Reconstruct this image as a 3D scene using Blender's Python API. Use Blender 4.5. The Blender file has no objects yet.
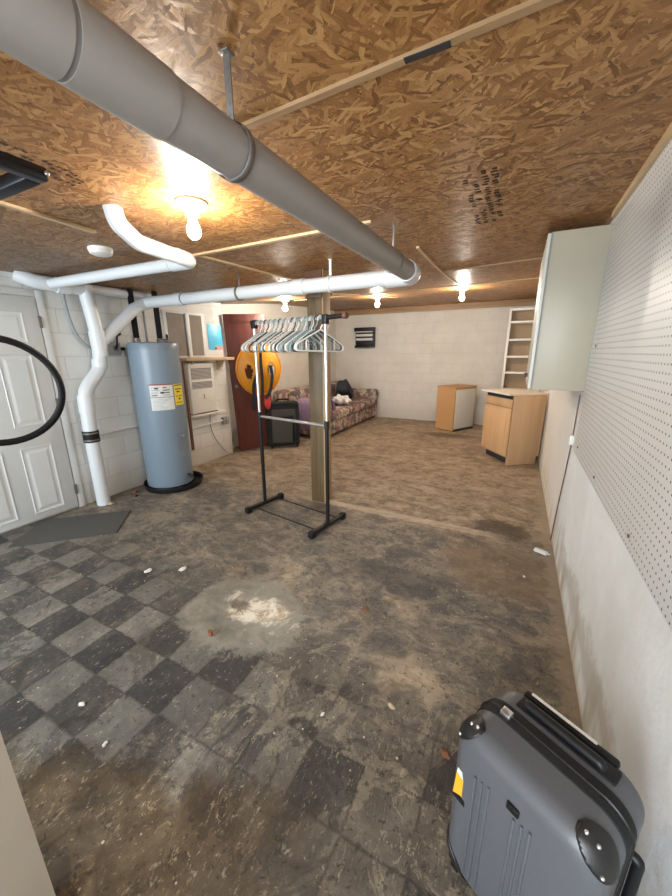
import bpy, bmesh, math, random
from mathutils import Vector, Matrix, Euler
random.seed(7)
PI = math.pi
SC = bpy.context.scene
COL = SC.collection

# ------------------------------------------------------------------ helpers
def smooth01(t):
    t = max(0.0, min(1.0, t)); return t*t*(3-2*t)

def zc(x, y):
    """height of the sagging OSB ceiling"""
    sag = 0.10*max(0.0, min(1.0, (0.385-x)/4.0))*(1-smooth01((y-3.4)/2.0))
    return 2.14 - sag + 0.19*smooth01((y-2.8)/5.2)

class MB:
    def __init__(s):
        s.bm = bmesh.new()
    def _fin(s, faces, mi):
        for f in faces: f.material_index = mi
    def box(s, lo, hi, bev=0, mi=0, M=None, seg=2):
        t = bmesh.new(); bmesh.ops.create_cube(t, size=1)
        lo, hi = Vector(lo), Vector(hi)
        for v in t.verts:
            v.co = Vector([lo[i]+(v.co[i]+.5)*(hi[i]-lo[i]) for i in range(3)])
        if bev: bmesh.ops.bevel(t, geom=t.edges[:], offset=bev, segments=seg, affect='EDGES', profile=.5)
        s.merge(t, M, mi); return s
    def merge(s, t, M=None, mi=0):
        if M is not None: bmesh.ops.transform(t, matrix=M, verts=t.verts)
        vm = {v: s.bm.verts.new(v.co) for v in t.verts}
        for f in t.faces:
            try:
                nf = s.bm.faces.new([vm[v] for v in f.verts]); nf.material_index = mi if mi is not None else f.material_index
            except ValueError: pass
        t.free()
    def tube(s, pts, r, seg=14, closed=False, caps=True, mi=0):
        pts = [Vector(p) for p in pts]; n = len(pts)
        rs = r if isinstance(r, (list, tuple)) else [r]*n
        tang = []
        for i in range(n):
            a = pts[(i-1) % n] if (closed or i > 0) else pts[i]
            b = pts[(i+1) % n] if (closed or i < n-1) else pts[i]
            tang.append((b-a).normalized())
        ref = Vector((0, 0, 1)) if abs(tang[0].z) < .9 else Vector((1, 0, 0))
        nrm = (ref-tang[0]*ref.dot(tang[0])).normalized()
        rings = []
        for i in range(n):
            nrm = (nrm-tang[i]*nrm.dot(tang[i])).normalized()
            bn = tang[i].cross(nrm)
            rings.append([s.bm.verts.new(pts[i]+(nrm*math.cos(2*PI*k/seg)+bn*math.sin(2*PI*k/seg))*rs[i]) for k in range(seg)])
        for i in range(n if closed else n-1):
            A, B = rings[i], rings[(i+1) % n]
            for k in range(seg):
                f = s.bm.faces.new((A[k], A[(k+1) % seg], B[(k+1) % seg], B[k])); f.material_index = mi
        if caps and not closed:
            f = s.bm.faces.new(rings[0][::-1]); f.material_index = mi
            f = s.bm.faces.new(rings[-1]); f.material_index = mi
        return s
    def lathe(s, prof, seg=32, M=None, mi=0):
        t = bmesh.new(); rings = []
        for r, z in prof:
            if r < 1e-6: rings.append([t.verts.new((0, 0, z))])
            else: rings.append([t.verts.new((r*math.cos(2*PI*k/seg), r*math.sin(2*PI*k/seg), z)) for k in range(seg)])
        for A, B in zip(rings, rings[1:]):
            for k in range(seg):
                k2 = (k+1) % seg
                if len(A) == 1 and len(B) == 1: continue
                if len(A) == 1: t.faces.new((A[0], B[k2], B[k]))
                elif len(B) == 1: t.faces.new((A[k], A[k2], B[0]))
                else: t.faces.new((A[k], A[k2], B[k2], B[k]))
        s.merge(t, M, mi); return s
    def ball(s, c, r, sc=(1, 1, 1), mi=0, sub=2):
        t = bmesh.new(); bmesh.ops.create_icosphere(t, subdivisions=sub, radius=r)
        s.merge(t, Matrix.Translation(c) @ Matrix.Diagonal((*sc, 1)), mi); return s
    def quad(s, p, mi=0):
        f = s.bm.faces.new([s.bm.verts.new(q) for q in p]); f.material_index = mi; return s
    def prism(s, poly, h, M=None, mi=0, bev=0):
        """poly in local XY extruded along +Z by h"""
        t = bmesh.new(); b = [t.verts.new((x, y, 0)) for x, y in poly]; f = t.faces.new(b)
        g = bmesh.ops.extrude_face_region(t, geom=[f])
        for v in g['geom']:
            if isinstance(v, bmesh.types.BMVert): v.co.z += h
        if bev: bmesh.ops.bevel(t, geom=t.edges[:], offset=bev, segments=2, affect='EDGES')
        bmesh.ops.recalc_face_normals(t, faces=t.faces)
        s.merge(t, M, mi); return s
    def build(s, name, mats, parent=None, sharp=38, recalc=True):
        if recalc: bmesh.ops.recalc_face_normals(s.bm, faces=s.bm.faces)
        me = bpy.data.meshes.new(name); s.bm.to_mesh(me); s.bm.free()
        for m in (mats if isinstance(mats, (list, tuple)) else [mats]): me.materials.append(m)
        for p in me.polygons: p.use_smooth = True
        me.set_sharp_from_angle(angle=math.radians(sharp))
        o = bpy.data.objects.new(name, me); COL.objects.link(o)
        if parent: o.parent = parent
        return o

def tag(o, label, cat, group=None):
    o['label'] = label; o['category'] = cat
    if group: o['group'] = group
    return o
def thing(name, label, cat, loc=(0, 0, 0), rz=0, group=None):
    o = bpy.data.objects.new(name, None); COL.objects.link(o)
    o.empty_display_size = .1
    o.location = loc; o.rotation_euler = (0, 0, rz)
    return tag(o, label, cat, group)
def struct(o):
    o['kind'] = 'structure'; return o
def fillet(pts, r, n=6):
    pts = [Vector(p) for p in pts]; out = [pts[0]]
    for a, b, c in zip(pts, pts[1:], pts[2:]):
        d1 = (a-b); d2 = (c-b); q = min(r, d1.length*.48, d2.length*.48)
        p1 = b+d1.normalized()*q; p2 = b+d2.normalized()*q
        for k in range(n+1):
            t = k/n; out.append(p1*(1-t)**2+b*2*t*(1-t)+p2*t*t)
    out.append(pts[-1]); return out

# ------------------------------------------------------------------ materials
class NT:
    def __init__(s, name):
        s.m = bpy.data.materials.new(name); s.m.use_nodes = True
        s.t = s.m.node_tree; s.b = s.t.nodes['Principled BSDF']
        s._c = None
    def n(s, typ, ins=None, **props):
        nd = s.t.nodes.new(typ)
        for k, v in props.items(): setattr(nd, k, v)
        for k, v in (ins or {}).items():
            if isinstance(v, bpy.types.NodeSocket): s.t.links.new(v, nd.inputs[k])
            else: nd.inputs[k].default_value = v
        return nd
    def co(s):
        if not s._c: s._c = s.n('ShaderNodeTexCoord').outputs['Object']
        return s._c
    def map(s, scale=(1, 1, 1), rot=(0, 0, 0), loc=(0, 0, 0), vec=None):
        return s.n('ShaderNodeMapping', {'Vector': vec or s.co(), 'Scale': scale, 'Rotation': rot, 'Location': loc}).outputs[0]
    def noise(s, scale, detail=4, rough=.6, vec=None, dist=0):
        return s.n('ShaderNodeTexNoise', {'Vector': vec or s.co(), 'Scale': scale, 'Detail': detail, 'Roughness': rough, 'Distortion': dist}).outputs
    def math(s, op, a, b=0.0, c=0.0, clamp=False):
        nd = s.n('ShaderNodeMath', operation=op, use_clamp=clamp)
        for i, v in enumerate((a, b, c)):
            if isinstance(v, bpy.types.NodeSocket): s.t.links.new(v, nd.inputs[i])
            else: nd.inputs[i].default_value = v
        return nd.outputs[0]
    def ramp(s, fac, stops, interp='LINEAR'):
        nd = s.n('ShaderNodeValToRGB', {'Fac': fac}); cr = nd.color_ramp; cr.interpolation = interp
        while len(cr.elements) > 1: cr.elements.remove(cr.elements[-1])
        for i, (p, c) in enumerate(stops):
            e = cr.elements[0] if i == 0 else cr.elements.new(p)
            e.position = p
            e.color = (c, c, c, 1) if isinstance(c, (int, float)) else (*c, 1)
        return nd.outputs[0]
    def mix(s, fac, a, b, mode='MIX'):
        nd = s.n('ShaderNodeMix', data_type='RGBA', blend_type=mode)
        for i, v in ((0, fac), (6, a), (7, b)):
            if isinstance(v, bpy.types.NodeSocket): s.t.links.new(v, nd.inputs[i])
            else: nd.inputs[i].default_value = v if i == 0 or len(v) == 4 else (*v, 1)
        return nd.outputs[2]
    def step(s, v, lo, hi):
        nd = s.n('ShaderNodeMapRange', {'Value': v, 'From Min': lo, 'From Max': hi}, interpolation_type='SMOOTHSTEP')
        return nd.outputs[0]
    def sep(s, v):
        return s.n('ShaderNodeSeparateXYZ', {0: v}).outputs
    def out(s, color=None, rough=None, height=None, bump=.3, dist=.01, metal=None, spec=None):
        for k, v in (('Base Color', color), ('Roughness', rough), ('Metallic', metal), ('Specular IOR Level', spec)):
            if v is None: continue
            if isinstance(v, bpy.types.NodeSocket): s.t.links.new(v, s.b.inputs[k])
            else: s.b.inputs[k].default_value = (*v, 1) if k == 'Base Color' else v
        if height is not None:
            b = s.n('ShaderNodeBump', {'Height': height, 'Strength': bump, 'Distance': dist})
            s.t.links.new(b.outputs[0], s.b.inputs['Normal'])
        return s.m

def plain(name, col, rough=.5, metal=0, var=.06, scale=20, bump=.05, spec=.5):
    t = NT(name); f = t.noise(scale, 4)[0]
    c = t.mix(f, tuple(max(0, x*(1-var)) for x in col), tuple(min(1, x*(1+var)) for x in col))
    return t.out(c, rough, height=f, bump=bump, dist=.002, metal=metal, spec=spec)

def wood(name, c1, c2, axis='Z', scale=3.0, rough=.5):
    t = NT(name); st = {'X': (1, 14, 14), 'Y': (14, 1, 14), 'Z': (14, 14, 1)}[axis]
    v = t.map(tuple(x*scale*.5 for x in st))
    f = t.noise(1.0, 6, .6, v, .6)[0]; g = t.noise(6.0, 3, .5, v)[0]
    k = t.math('ADD', t.math('MULTIPLY', f, .75), t.math('MULTIPLY', g, .25))
    return t.out(t.ramp(k, [(.3, c1), (.68, c2)]), rough, height=k, bump=.12, dist=.002)

def mat_osb():
    t = NT('osb_boards')
    warp = t.n('ShaderNodeVectorMath', {0: t.co(), 1: t.n('ShaderNodeVectorMath', {0: t.noise(9, 3)[1], 'Scale': .045}, operation='SCALE').outputs[0]}, operation='ADD').outputs[0]
    tone = prio = None
    for i, (ang, L, W) in enumerate(((.35, .105, .022), (-.45, .12, .016), (.05, .14, .020), (1.25, .09, .018), (-1.0, .09, .014), (2.0, .08, .022), (.7, .07, .010))):
        v = t.map((1/L, 1/W, 1), (0, 0, 0), (i*7.3, i*3.1, 0), vec=t.map((1, 1, 0), (0, 0, ang), vec=warp))
        vo = t.n('ShaderNodeTexVoronoi', {'Vector': v, 'Scale': 1.0, 'Randomness': 1.0}, voronoi_dimensions='2D')
        sp = t.n('ShaderNodeSeparateColor', {0: vo.outputs['Color']}).outputs
        streak = t.noise(2.2, 4, .7, t.map((.5, 4.5, 1), vec=v))[0]
        tn = t.math('ADD', t.math('MULTIPLY', sp[0], .42), t.math('MULTIPLY', streak, .75))
        edge = t.step(vo.outputs['Distance'], .8, .35)
        tn = t.math('MULTIPLY', tn, t.math('ADD', .70, t.math('MULTIPLY', edge, .30)))
        pr = t.math('MULTIPLY', sp[1], edge)
        if i >= 3: pr = t.math('MULTIPLY', pr, .95)
        if tone is None: tone, prio = tn, pr
        else:
            g = t.math('GREATER_THAN', pr, prio)
            tone = t.n('ShaderNodeMix', {0: g, 2: tone, 3: tn}).outputs[0]
            prio = t.math('MAXIMUM', pr, prio)
    big = t.noise(1.3, 3)[0]
    tone2 = t.math('ADD', tone, t.math('MULTIPLY', t.math('SUBTRACT', big, .5), .14))
    c = t.ramp(tone2, [(.20, (.045, .016, .004)), (.34, (.145, .058, .015)), (.50, (.270, .120, .036)), (.66, (.365, .180, .060)), (.90, (.55, .32, .125))])
    x, y, z = t.sep(t.co())
    st = t.math('MULTIPLY', t.step(x, -2.0, -3.0), t.step(t.noise(1.6, 4)[0], .30, .55))
    c = t.mix(t.math('MULTIPLY', st, .65), c, (.11, .075, .05))
    return t.out(c, t.ramp(tone, [(.2, .55), (.8, .38)]), height=tone, bump=.3, dist=.003, spec=.45)

def mat_floor():
    t = NT('worn_concrete_floor'); x, y, z = t.sep(t.co()); S = lambda v, a, b: t.step(v, a, b)
    add = lambda a, b: t.math('ADD', a, b); mul = lambda a, b: t.math('MULTIPLY', a, b); sub = lambda a, b: t.math('SUBTRACT', a, b)
    nA = t.noise(5, 8, .66, dist=.6)[0]; nB = t.noise(11, 9, .75, t.map(loc=(4, 2, 0)), .7)[0]; nC = t.noise(1.2, 4, .6, t.map(loc=(5, 3, 0)))[0]
    nD = t.noise(3.0, 10, .70, t.map(loc=(1, 9, 0)), .9)[0]; nE = t.noise(4.5, 10, .72, t.map(loc=(8, 1, 0)), 1.3)[0]
    swirl = t.noise(34, 7, .74, t.map((1, .42, 1), (0, 0, .55)), 2.6)[0]
    fleck = t.noise(62, 4, .62, t.map((1, .55, 1), (0, 0, .4)), .8)[0]; grime = t.noise(48, 5, .65, t.map(loc=(7, 7, 0)), .8)[0]
    k = add(mul(nA, .6), mul(nB, .4)); k = add(mul(sub(k, .5), 1.5), .5)
    # remains of square vinyl tiles
    wob = mul(sub(nB, .5), .20)
    tx = add(t.math('DIVIDE', add(x, 1.154+20*.207), .207), wob); ty = add(t.math('DIVIDE', sub(y, .65-20*.204), .204), wob)
    ix = t.math('FLOOR', tx); iy = t.math('FLOOR', ty)
    chk = t.math('MODULO', add(add(ix, iy), 1.0), 2.0)
    wn = t.n('ShaderNodeTexWhiteNoise', {0: t.n('ShaderNodeCombineXYZ', {0: ix, 1: iy}).outputs[0]}, noise_dimensions='2D').outputs[0]
    fx = t.math('FRACT', tx); fy = t.math('FRACT', ty); MN = lambda a, b: t.math('MINIMUM', a, b)
    edge = MN(MN(fx, sub(1, fx)), MN(fy, sub(1, fy)))
    # foreground: black adhesive, dark tile remains, tan scraped patches
    near = t.ramp(k, [(.25, (0.048, 0.040, 0.034)), (.5, (0.110, 0.092, 0.073)), (.75, (0.206, 0.175, 0.134))])
    tanc = t.ramp(k, [(.25, (0.150, 0.125, 0.088)), (.5, (0.256, 0.215, 0.152)), (.75, (0.413, 0.350, 0.256))])
    darkc = t.ramp(k, [(.25, (.016, .014, .013)), (.5, (.034, .031, .029)), (.75, (.075, .066, .058))])
    near = t.mix(mul(S(nE, .525, .56), .75), near, tanc)
    pv = add(mul(nD, .74), mul(wn, .26))
    near = t.mix(mul(S(pv, .475, .445), .85), near, darkc)
    near = t.mix(mul(mul(S(edge, .035, .01), S(nA, .42, .55)), .6), near, (.026, .022, .019))
    arc = S(swirl, .585, .62)
    near = t.mix(mul(mul(arc, S(nC, .45, .6)), .7), near, (.33, .275, .19))
    near = t.mix(mul(S(swirl, .42, .385), .6), near, (.018, .015, .013))
    # partition's shadow in the lower left corner, painted as brown
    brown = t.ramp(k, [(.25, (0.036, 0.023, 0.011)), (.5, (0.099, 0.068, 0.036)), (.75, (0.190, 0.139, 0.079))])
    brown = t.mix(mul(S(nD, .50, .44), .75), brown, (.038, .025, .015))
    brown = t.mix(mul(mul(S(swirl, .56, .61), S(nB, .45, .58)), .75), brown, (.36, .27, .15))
    # the slab further back: scraped, dusty, streaked across
    st = t.noise(4.2, 9, .70, t.map((.8, 1.25, 1), (0, 0, .25)), 1.2)[0]; st2 = t.noise(14, 7, .7, t.map((.75, 1.3, 1), (0, 0, .2)), 1.0)[0]
    fk = add(mul(sub(add(mul(st, .6), mul(st2, .4)), .5), 1.7), .5)
    far0 = S(nE, .52, .56)
    far = t.ramp(fk, [(.22, (0.121, 0.090, 0.062)), (.42, (0.236, 0.179, 0.122)), (.55, (0.362, 0.282, 0.193)), (.80, (0.575, 0.460, 0.333))])
    mid = t.ramp(fk, [(.22, (0.065, 0.058, 0.055)), (.45, (0.150, 0.130, 0.109)), (.58, (0.247, 0.211, 0.161)), (.82, (0.442, 0.377, 0.280))])
    mid = t.mix(mul(S(nD, .50, .46), .5), mid, (.085, .078, .074)); mid = t.mix(mul(S(nE, .53, .56), .5), mid, (.29, .245, .18))
    far = t.mix(mul(far0, .45), far, (.47, .37, .265)); far = t.mix(mul(S(nD, .47, .43), .45), far, (.17, .13, .092))
    yw = add(y, mul(sub(nC, .5), 1.5))
    c = t.mix(S(yw, .9, 1.7), near, mid)
    c = t.mix(S(add(y, mul(sub(nB, .5), .35)), 2.55, 3.0), c, far)
    c = t.mix(mul(S(nC, .60, .70), S(yw, .9, 1.4)), c, far)
    # checker tiles at the left
    light = t.ramp(k, [(.2, (0.086, 0.084, 0.074)), (.5, (0.174, 0.169, 0.151)), (.8, (0.300, 0.288, 0.254))])
    dark = t.ramp(k, [(.2, (0.019, 0.019, 0.020)), (.5, (0.048, 0.048, 0.050)), (.8, (0.114, 0.108, 0.100))])
    tiles = t.mix(chk, dark, light)
    tiles = t.mix(mul(S(nE, .57, .60), .5), tiles, (.115, .105, .088)); tiles = t.mix(mul(S(nD, .45, .42), .5), tiles, (.035, .032, .03))
    tiles = t.mix(mul(S(edge, .05, .01), .5), tiles, (.035, .032, .028))
    msk = mul(S(add(x, mul(sub(nA, .5), 1.2)), -.85, -1.25), S(add(y, mul(sub(nA, .5), 1.0)), 1.65, 1.05))
    soft = mul(S(add(x, mul(sub(nB, .5), 1.2)), .1, -.7), S(y, 1.3, .8))
    c = t.mix(t.math('MAXIMUM', mul(msk, .72), mul(soft, .30)), c, tiles)
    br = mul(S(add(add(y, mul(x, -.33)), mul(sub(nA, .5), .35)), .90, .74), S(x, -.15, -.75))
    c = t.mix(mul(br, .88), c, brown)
    # crisp flecks of paint and grime
    c = t.mix(mul(mul(S(fleck, .60, .63), S(nB, .44, .58)), .65), c, (.37, .315, .23))
    c = t.mix(mul(S(grime, .405, .375), mul(.6, S(y, 6.0, 2.5))), c, (.022, .018, .015))
    def blob(cx, cy, sx, sy, r0, r1, kk=.55, nz=None):
        dx = t.math('DIVIDE', sub(x, cx), sx); dy = t.math('DIVIDE', sub(y, cy), sy)
        d = t.math('SQRT', add(mul(dx, dx), mul(dy, dy)))
        return S(add(d, mul(sub(nz or nB, .5), kk*2)), r1, r0)
    # plaster spill
    c = t.mix(mul(mul(blob(-1.25, 1.27, .42, .31, .80, 1.02, .6), S(x, -1.60, -1.57)), .85), c, t.ramp(k, [(.25, (.15, .135, .108)), (.5, (.27, .25, .205)), (.75, (.40, .37, .31))]))
    c = t.mix(mul(blob(-1.15, 1.31, .27, .13, .55, .95, 1.3, nA), .95), c, t.ramp(nB, [(.34, (.24, .19, .12)), (.45, (.52, .43, .30)), (.53, (.76, .71, .61))]))
    c = t.mix(mul(blob(-1.30, 1.30, .10, .06, .5, .9, .8), .8), c, (.12, .09, .06))
    c = t.mix(mul(blob(.02, 2.95, .27, .22, .6, .95, .7), .8), c, (.060, .042, .027))
    c = t.mix(mul(blob(.05, 2.35, .40, .36, .7, 1.1, .5), .5), c, (.21, .13, .068))
    c = t.mix(mul(blob(-1.0, 6.3, .55, .22, .5, 1.1, .6), .7), c, (.085, .06, .04))  # patch of shadow by the small cabinet, painted dark
    c = t.mix(mul(blob(-.55, 1.95, .45, .16, .5, 1.0, .8), .55), c, (.055, .052, .052))
    # concrete seam by the post
    sy = t.math('ABSOLUTE', sub(y, add(2.83, mul(sub(nB, .5), .13))))
    seam = mul(S(sy, .060, .040), mul(S(x, -2.0, -1.5), S(x, .2, -.25)))
    c = t.mix(mul(seam, .85), c, t.ramp(fk, [(.3, (.36, .285, .20)), (.6, (.58, .48, .36))]))
    c = t.mix(mul(S(add(x, mul(sub(nB, .5), .25)), .29, .36), .6), c, (.36, .30, .22))
    gr = t.n('ShaderNodeTexVoronoi', {'Vector': t.co(), 'Scale': 22.0}).outputs
    c = t.mix(mul(S(gr['Distance'], .12, .07), S(t.n('ShaderNodeSeparateColor', {0: gr['Color']}).outputs[0], .86, .9)), c, (.52, .47, .38))
    rough = t.ramp(k, [(.3, .45), (.65, .75)])
    return t.out(c, rough, height=add(k, mul(swirl, .4)), bump=.35, dist=.008, spec=.35)

def mat_block(name, ax, col, col2, mortar=.85, bw=.40, bh=.20, rough=.7, bump=.5, stain=0.0):
    t = NT(name); c = t.sep(t.co()); u = c[0] if ax == 'X' else c[1]
    v = t.n('ShaderNodeCombineXYZ', {0: u, 1: c[2], 2: 0.0}).outputs[0]
    br = t.n('ShaderNodeTexBrick', {'Vector': v, 'Scale': 1.0, 'Mortar Size': .006, 'Mortar Smooth': .6, 'Brick Width': bw, 'Row Height': bh, 'Bias': 0.0}, offset=.5)
    nz = t.noise(2.5, 6, .65)[0]; fine = t.noise(60, 4, .6)[0]
    k = t.mix(t.step(nz, .32, .7), col, col2)
    k = t.mix(t.math('MULTIPLY', br.outputs['Fac'], 1-mortar), k, tuple(x*.55 for x in col))
    if stain:
        s = t.math('MULTIPLY', t.step(t.math('ADD', c[2], t.math('MULTIPLY', nz, -.5)), .15, -.25), stain)
        k = t.mix(s, k, (.33, .26, .18))
    h = t.math('SUBTRACT', t.math('MULTIPLY', fine, .35), t.math('MULTIPLY', br.outputs['Fac'], .8))
    return t.out(k, rough, height=h, bump=bump, dist=.006, spec=.3)

def mat_parge():
    t = NT('whitewashed_concrete'); x, y, z = t.sep(t.co())
    nz = t.noise(2.3, 7, .65)[0]; n2 = t.noise(8, 6, .65)[0]; st = t.noise(5, 5, .6, t.map((1, 1, .22)))[0]
    k = t.mix(t.step(nz, .35, .68), (.76, .785, .785), (.86, .885, .895))
    d = t.math('ADD', z, t.math('MULTIPLY', t.math('SUBTRACT', nz, .5), .5))
    damp = t.math('MULTIPLY', t.step(d, .34, .06), t.step(st, .36, .60))
    k = t.mix(t.math('MULTIPLY', damp, .85), k, (.42, .36, .26))
    band = t.math('MULTIPLY', t.math('MULTIPLY', t.step(d, .10, .19), t.step(d, .32, .23)), t.step(t.math('ADD', y, t.math('MULTIPLY', n2, .4)), 2.75, 2.45))
    k = t.mix(t.math('MULTIPLY', band, .55), k, (.42, .385, .31))
    k = t.mix(t.math('MULTIPLY', t.step(z, .05, .0), .7), k, (.48, .40, .28))
    k = t.mix(t.math('MULTIPLY', t.step(t.math('ADD', y, t.math('MULTIPLY', n2, .5)), 1.12, .85), t.math('MULTIPLY', t.step(t.math('ADD', z, t.math('MULTIPLY', n2, .3)), .62, .42), .72)), k, (.40, .34, .25))  # suitcase's shadow, painted brown into the low near wall
    far = t.step(y, 2.86, 2.95)
    k = t.mix(t.math('MULTIPLY', far, .45), k, (.78, .70, .58))  # warm bulb light painted into the far stretch
    return t.out(k, .75, height=t.math('ADD', nz, t.math('MULTIPLY', n2, .5)), bump=.5, dist=.015, spec=.25)

def mat_pegboard():
    t = NT('white_pegboard'); x, y, z = t.sep(t.co())
    p = .0254
    fy = t.math('SUBTRACT', t.math('FRACT', t.math('DIVIDE', t.math('ADD', y, 5), p)), .5); fz = t.math('SUBTRACT', t.math('FRACT', t.math('DIVIDE', z, p)), .5)
    d = t.math('SQRT', t.math('ADD', t.math('MULTIPLY', fy, fy), t.math('MULTIPLY', fz, fz)))
    hole = t.step(d, .155, .12)
    k = t.mix(t.noise(3, 4)[0], (.83, .855, .875), (.87, .895, .92))
    k = t.mix(hole, k, (.09, .085, .08))
    return t.out(k, .42, height=t.math('SUBTRACT', 1, hole), bump=.6, dist=.003, spec=.4)

def mat_floral():
    t = NT('floral_upholstery')
    w = t.n('ShaderNodeVectorMath', {0: t.co(), 1: t.n('ShaderNodeVectorMath', {0: t.noise(9, 3)[1], 'Scale': .12}, operation='SCALE').outputs[0]}, operation='ADD').outputs[0]
    v = t.n('ShaderNodeTexVoronoi', {'Vector': w, 'Scale': 11.0}).outputs
    r = t.n('ShaderNodeSeparateColor', {0: v['Color']}).outputs
    c = t.ramp(r[0], [(0, (.30, .17, .15)), (.18, (.50, .40, .32)), (.36, (.24, .15, .17)), (.5, (.55, .47, .39)), (.66, (.16, .14, .13)), (.8, (.42, .28, .24)), (1, (.60, .54, .46))], 'CONSTANT')
    c = t.mix(t.step(t.noise(26, 4)[0], .52, .60), c, (.15, .12, .12))
    return t.out(c, .9, height=t.noise(120, 3)[0], bump=.25, dist=.003, spec=.2)

def mat_shell():
    t = NT('grey_hard_shell'); f = t.noise(260, 3)[0]
    c = t.mix(f, (.088, .092, .102), (.116, .120, .130))
    return t.out(c, .36, height=f, bump=.25, dist=.001, spec=.5)

def mat_emit(name, col, strength):
    t = NT(name); f = t.noise(3)[0]
    t.out((.9, .9, .88), .3)
    t.b.inputs['Emission Color'].default_value = (*col, 1); t.b.inputs['Emission Strength'].default_value = strength
    return t.m

BULB = (1.0, .90, .77)
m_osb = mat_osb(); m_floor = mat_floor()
m_left = mat_block('painted_block_wall', 'Y', (.70, .70, .67), (.77, .77, .74), .72, stain=.5)
m_back = mat_block('cream_block_wall', 'X', (.62, .585, .52), (.68, .645, .58), .86, stain=.25)
m_parge = mat_parge(); m_peg = mat_pegboard(); m_floral = mat_floral(); m_shell = mat_shell()
m_dry = plain('drywall', (.31, .25, .185), .85, scale=8)
m_door = plain('white_door_paint', (.66, .68, .68), .45, scale=6, var=.04)
m_trimw = plain('white_trim_paint', (.70, .71, .70), .5, scale=8)
m_pvc = plain('white_pvc', (.70, .725, .74), .35, var=.04, scale=9)
m_pvcd = plain('grey_pvc', (.285, .26, .235), .42, var=.05, scale=7)
m_mark = plain('pipe_joint_primer', (.20, .18, .17), .6)
m_rub = plain('black_rubber', (.007, .007, .0075), .6, spec=.3)
m_blk = plain('black_plastic', (.010, .010, .011), .42, spec=.35)
m_blkm = plain('black_powder_coat', (.008, .008, .009), .4, spec=.35)
m_navy = plain('navy_steel', (.006, .008, .014), .4, spec=.35)
m_chr = plain('brushed_steel', (.72, .72, .72), .28, metal=.9, var=.03)
m_galv = plain('galvanised_steel', (.22, .20, .185), .5, metal=.7, var=.25, scale=40)
m_tank = plain('grey_blue_enamel', (.205, .265, .325), .35, var=.03, scale=5, bump=.02)
m_tankd = plain('grey_enamel_cap', (.185, .235, .285), .4, var=.04)
m_lblw = plain('white_paper_label', (.72, .72, .70), .55); m_lbly = plain('yellow_paper_label', (.85, .68, .03), .55); m_lblk = plain('black_label_print', (.06, .06, .065), .6); m_lblr = plain('red_label_print', (.35, .06, .05), .6); m_lblg = plain('grey_label_print', (.42, .43, .44), .6)
m_batten = wood('pine_batten', (.50, .34, .18), (.70, .52, .31), 'X', 3)
m_battend = wood('old_pine_batten', (.26, .15, .07), (.42, .27, .14), 'X', 3)
m_batteny = wood('pine_batten_lengthwise', (.50, .34, .18), (.70, .52, .31), 'Y', 3)
m_post = wood('timber_post', (.060, .038, .017), (.17, .112, .052), 'Z', 3)
m_posts = wood('fresh_timber_edge', (.33, .20, .10), (.46, .31, .165), 'Z', 3)
m_maple = wood('maple_veneer', (.60, .35, .17), (.72, .46, .24), 'Z', 1.6, .42)
m_mapled = wood('side_veneer', (.50, .30, .155), (.60, .385, .21), 'Z', 1.4, .5)
m_chip = plain('orange_particle_board', (.52, .29, .12), .6, var=.25, scale=70)
m_top = plain('cream_worktop', (.66, .55, .42), .5); m_edge = plain('white_edge_strip', (.78, .75, .69), .45)
m_lam = plain('cream_laminate', (.42, .385, .30), .38, var=.03, scale=4, bump=.02); m_lame = plain('cream_laminate_edge', (.62, .61, .54), .4)
m_shelfw = plain('white_melamine', (.82, .79, .73), .42); m_shelfb = plain('tan_hardboard', (.42, .30, .19), .7)
m_mat = plain('charcoal_mat', (.075, .073, .068), .95, var=.25, scale=120, bump=.4)
m_red = wood('oxblood_door_veneer', (.095, .020, .014), (.16, .040, .026), 'Z', 2, .55)
m_org = plain('orange_plastic', (.86, .36, .02), .35, var=.08, scale=5); m_redf = plain('red_nylon', (.60, .05, .04), .7)
m_wht = plain('white_plastic', (.80, .79, .75), .4); m_beige = plain('aged_white_plastic', (.80, .78, .72), .45)
m_grill = plain('grey_grille', (.20, .185, .17), .6); m_dkgap = plain('dark_recess', (.03, .028, .026), .8)
m_blue = plain('sky_blue_print', (.10, .58, .92), .4, var=.18, scale=9); m_pink = plain('pink_print', (.62, .36, .36), .5)
m_winb = plain('dusty_window_board', (.24, .20, .16), .75, var=.3, scale=6)
m_shelfp = wood('shelf_plank', (.46, .31, .17), (.62, .44, .26), 'Y', 3); m_leg = wood('dark_stained_strip', (.10, .045, .025), (.17, .08, .045), 'Z', 3)
m_teal = plain('teal_plastic', (.22, .38, .42), .35); m_hgry = plain('grey_hanger_plastic', (.30, .32, .33), .35); m_hwht = plain('white_hanger_plastic', (.74, .75, .74), .32); m_hblk = plain('black_hanger_plastic', (.03, .03, .033), .35)
m_case = plain('black_luggage_fabric', (.012, .012, .012), .8, var=.2, scale=150, bump=.3); m_casep = plain('olive_luggage_panel', (.055, .048, .036), .7, var=.2, scale=120)
m_bag = plain('navy_black_fabric', (.018, .02, .028), .75, var=.25, scale=60); m_purp = plain('lilac_cloth', (.30, .22, .34), .9, var=.35, scale=14); m_cloth = plain('white_cloth', (.74, .74, .74), .9, scale=30)
m_insul = plain('black_foam_sleeve', (.010, .010, .011), .85, spec=.2); m_cond = plain('grey_conduit', (.30, .31, .31), .5); m_boxg = plain('grey_box_enamel', (.33, .34, .34), .45)
m_porc = plain('white_porcelain', (.86, .85, .82), .25); m_tape = plain('black_tape', (.03, .03, .03), .5); m_ink = plain('stencil_ink', (.075, .045, .026), .8, var=.4, scale=90)
m_scrap = plain('white_scrap', (.74, .72, .67), .8); m_leaf = plain('dry_leaf', (.22, .09, .045), .8); m_yelp = plain('tan_chip', (.48, .38, .24), .8)
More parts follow.
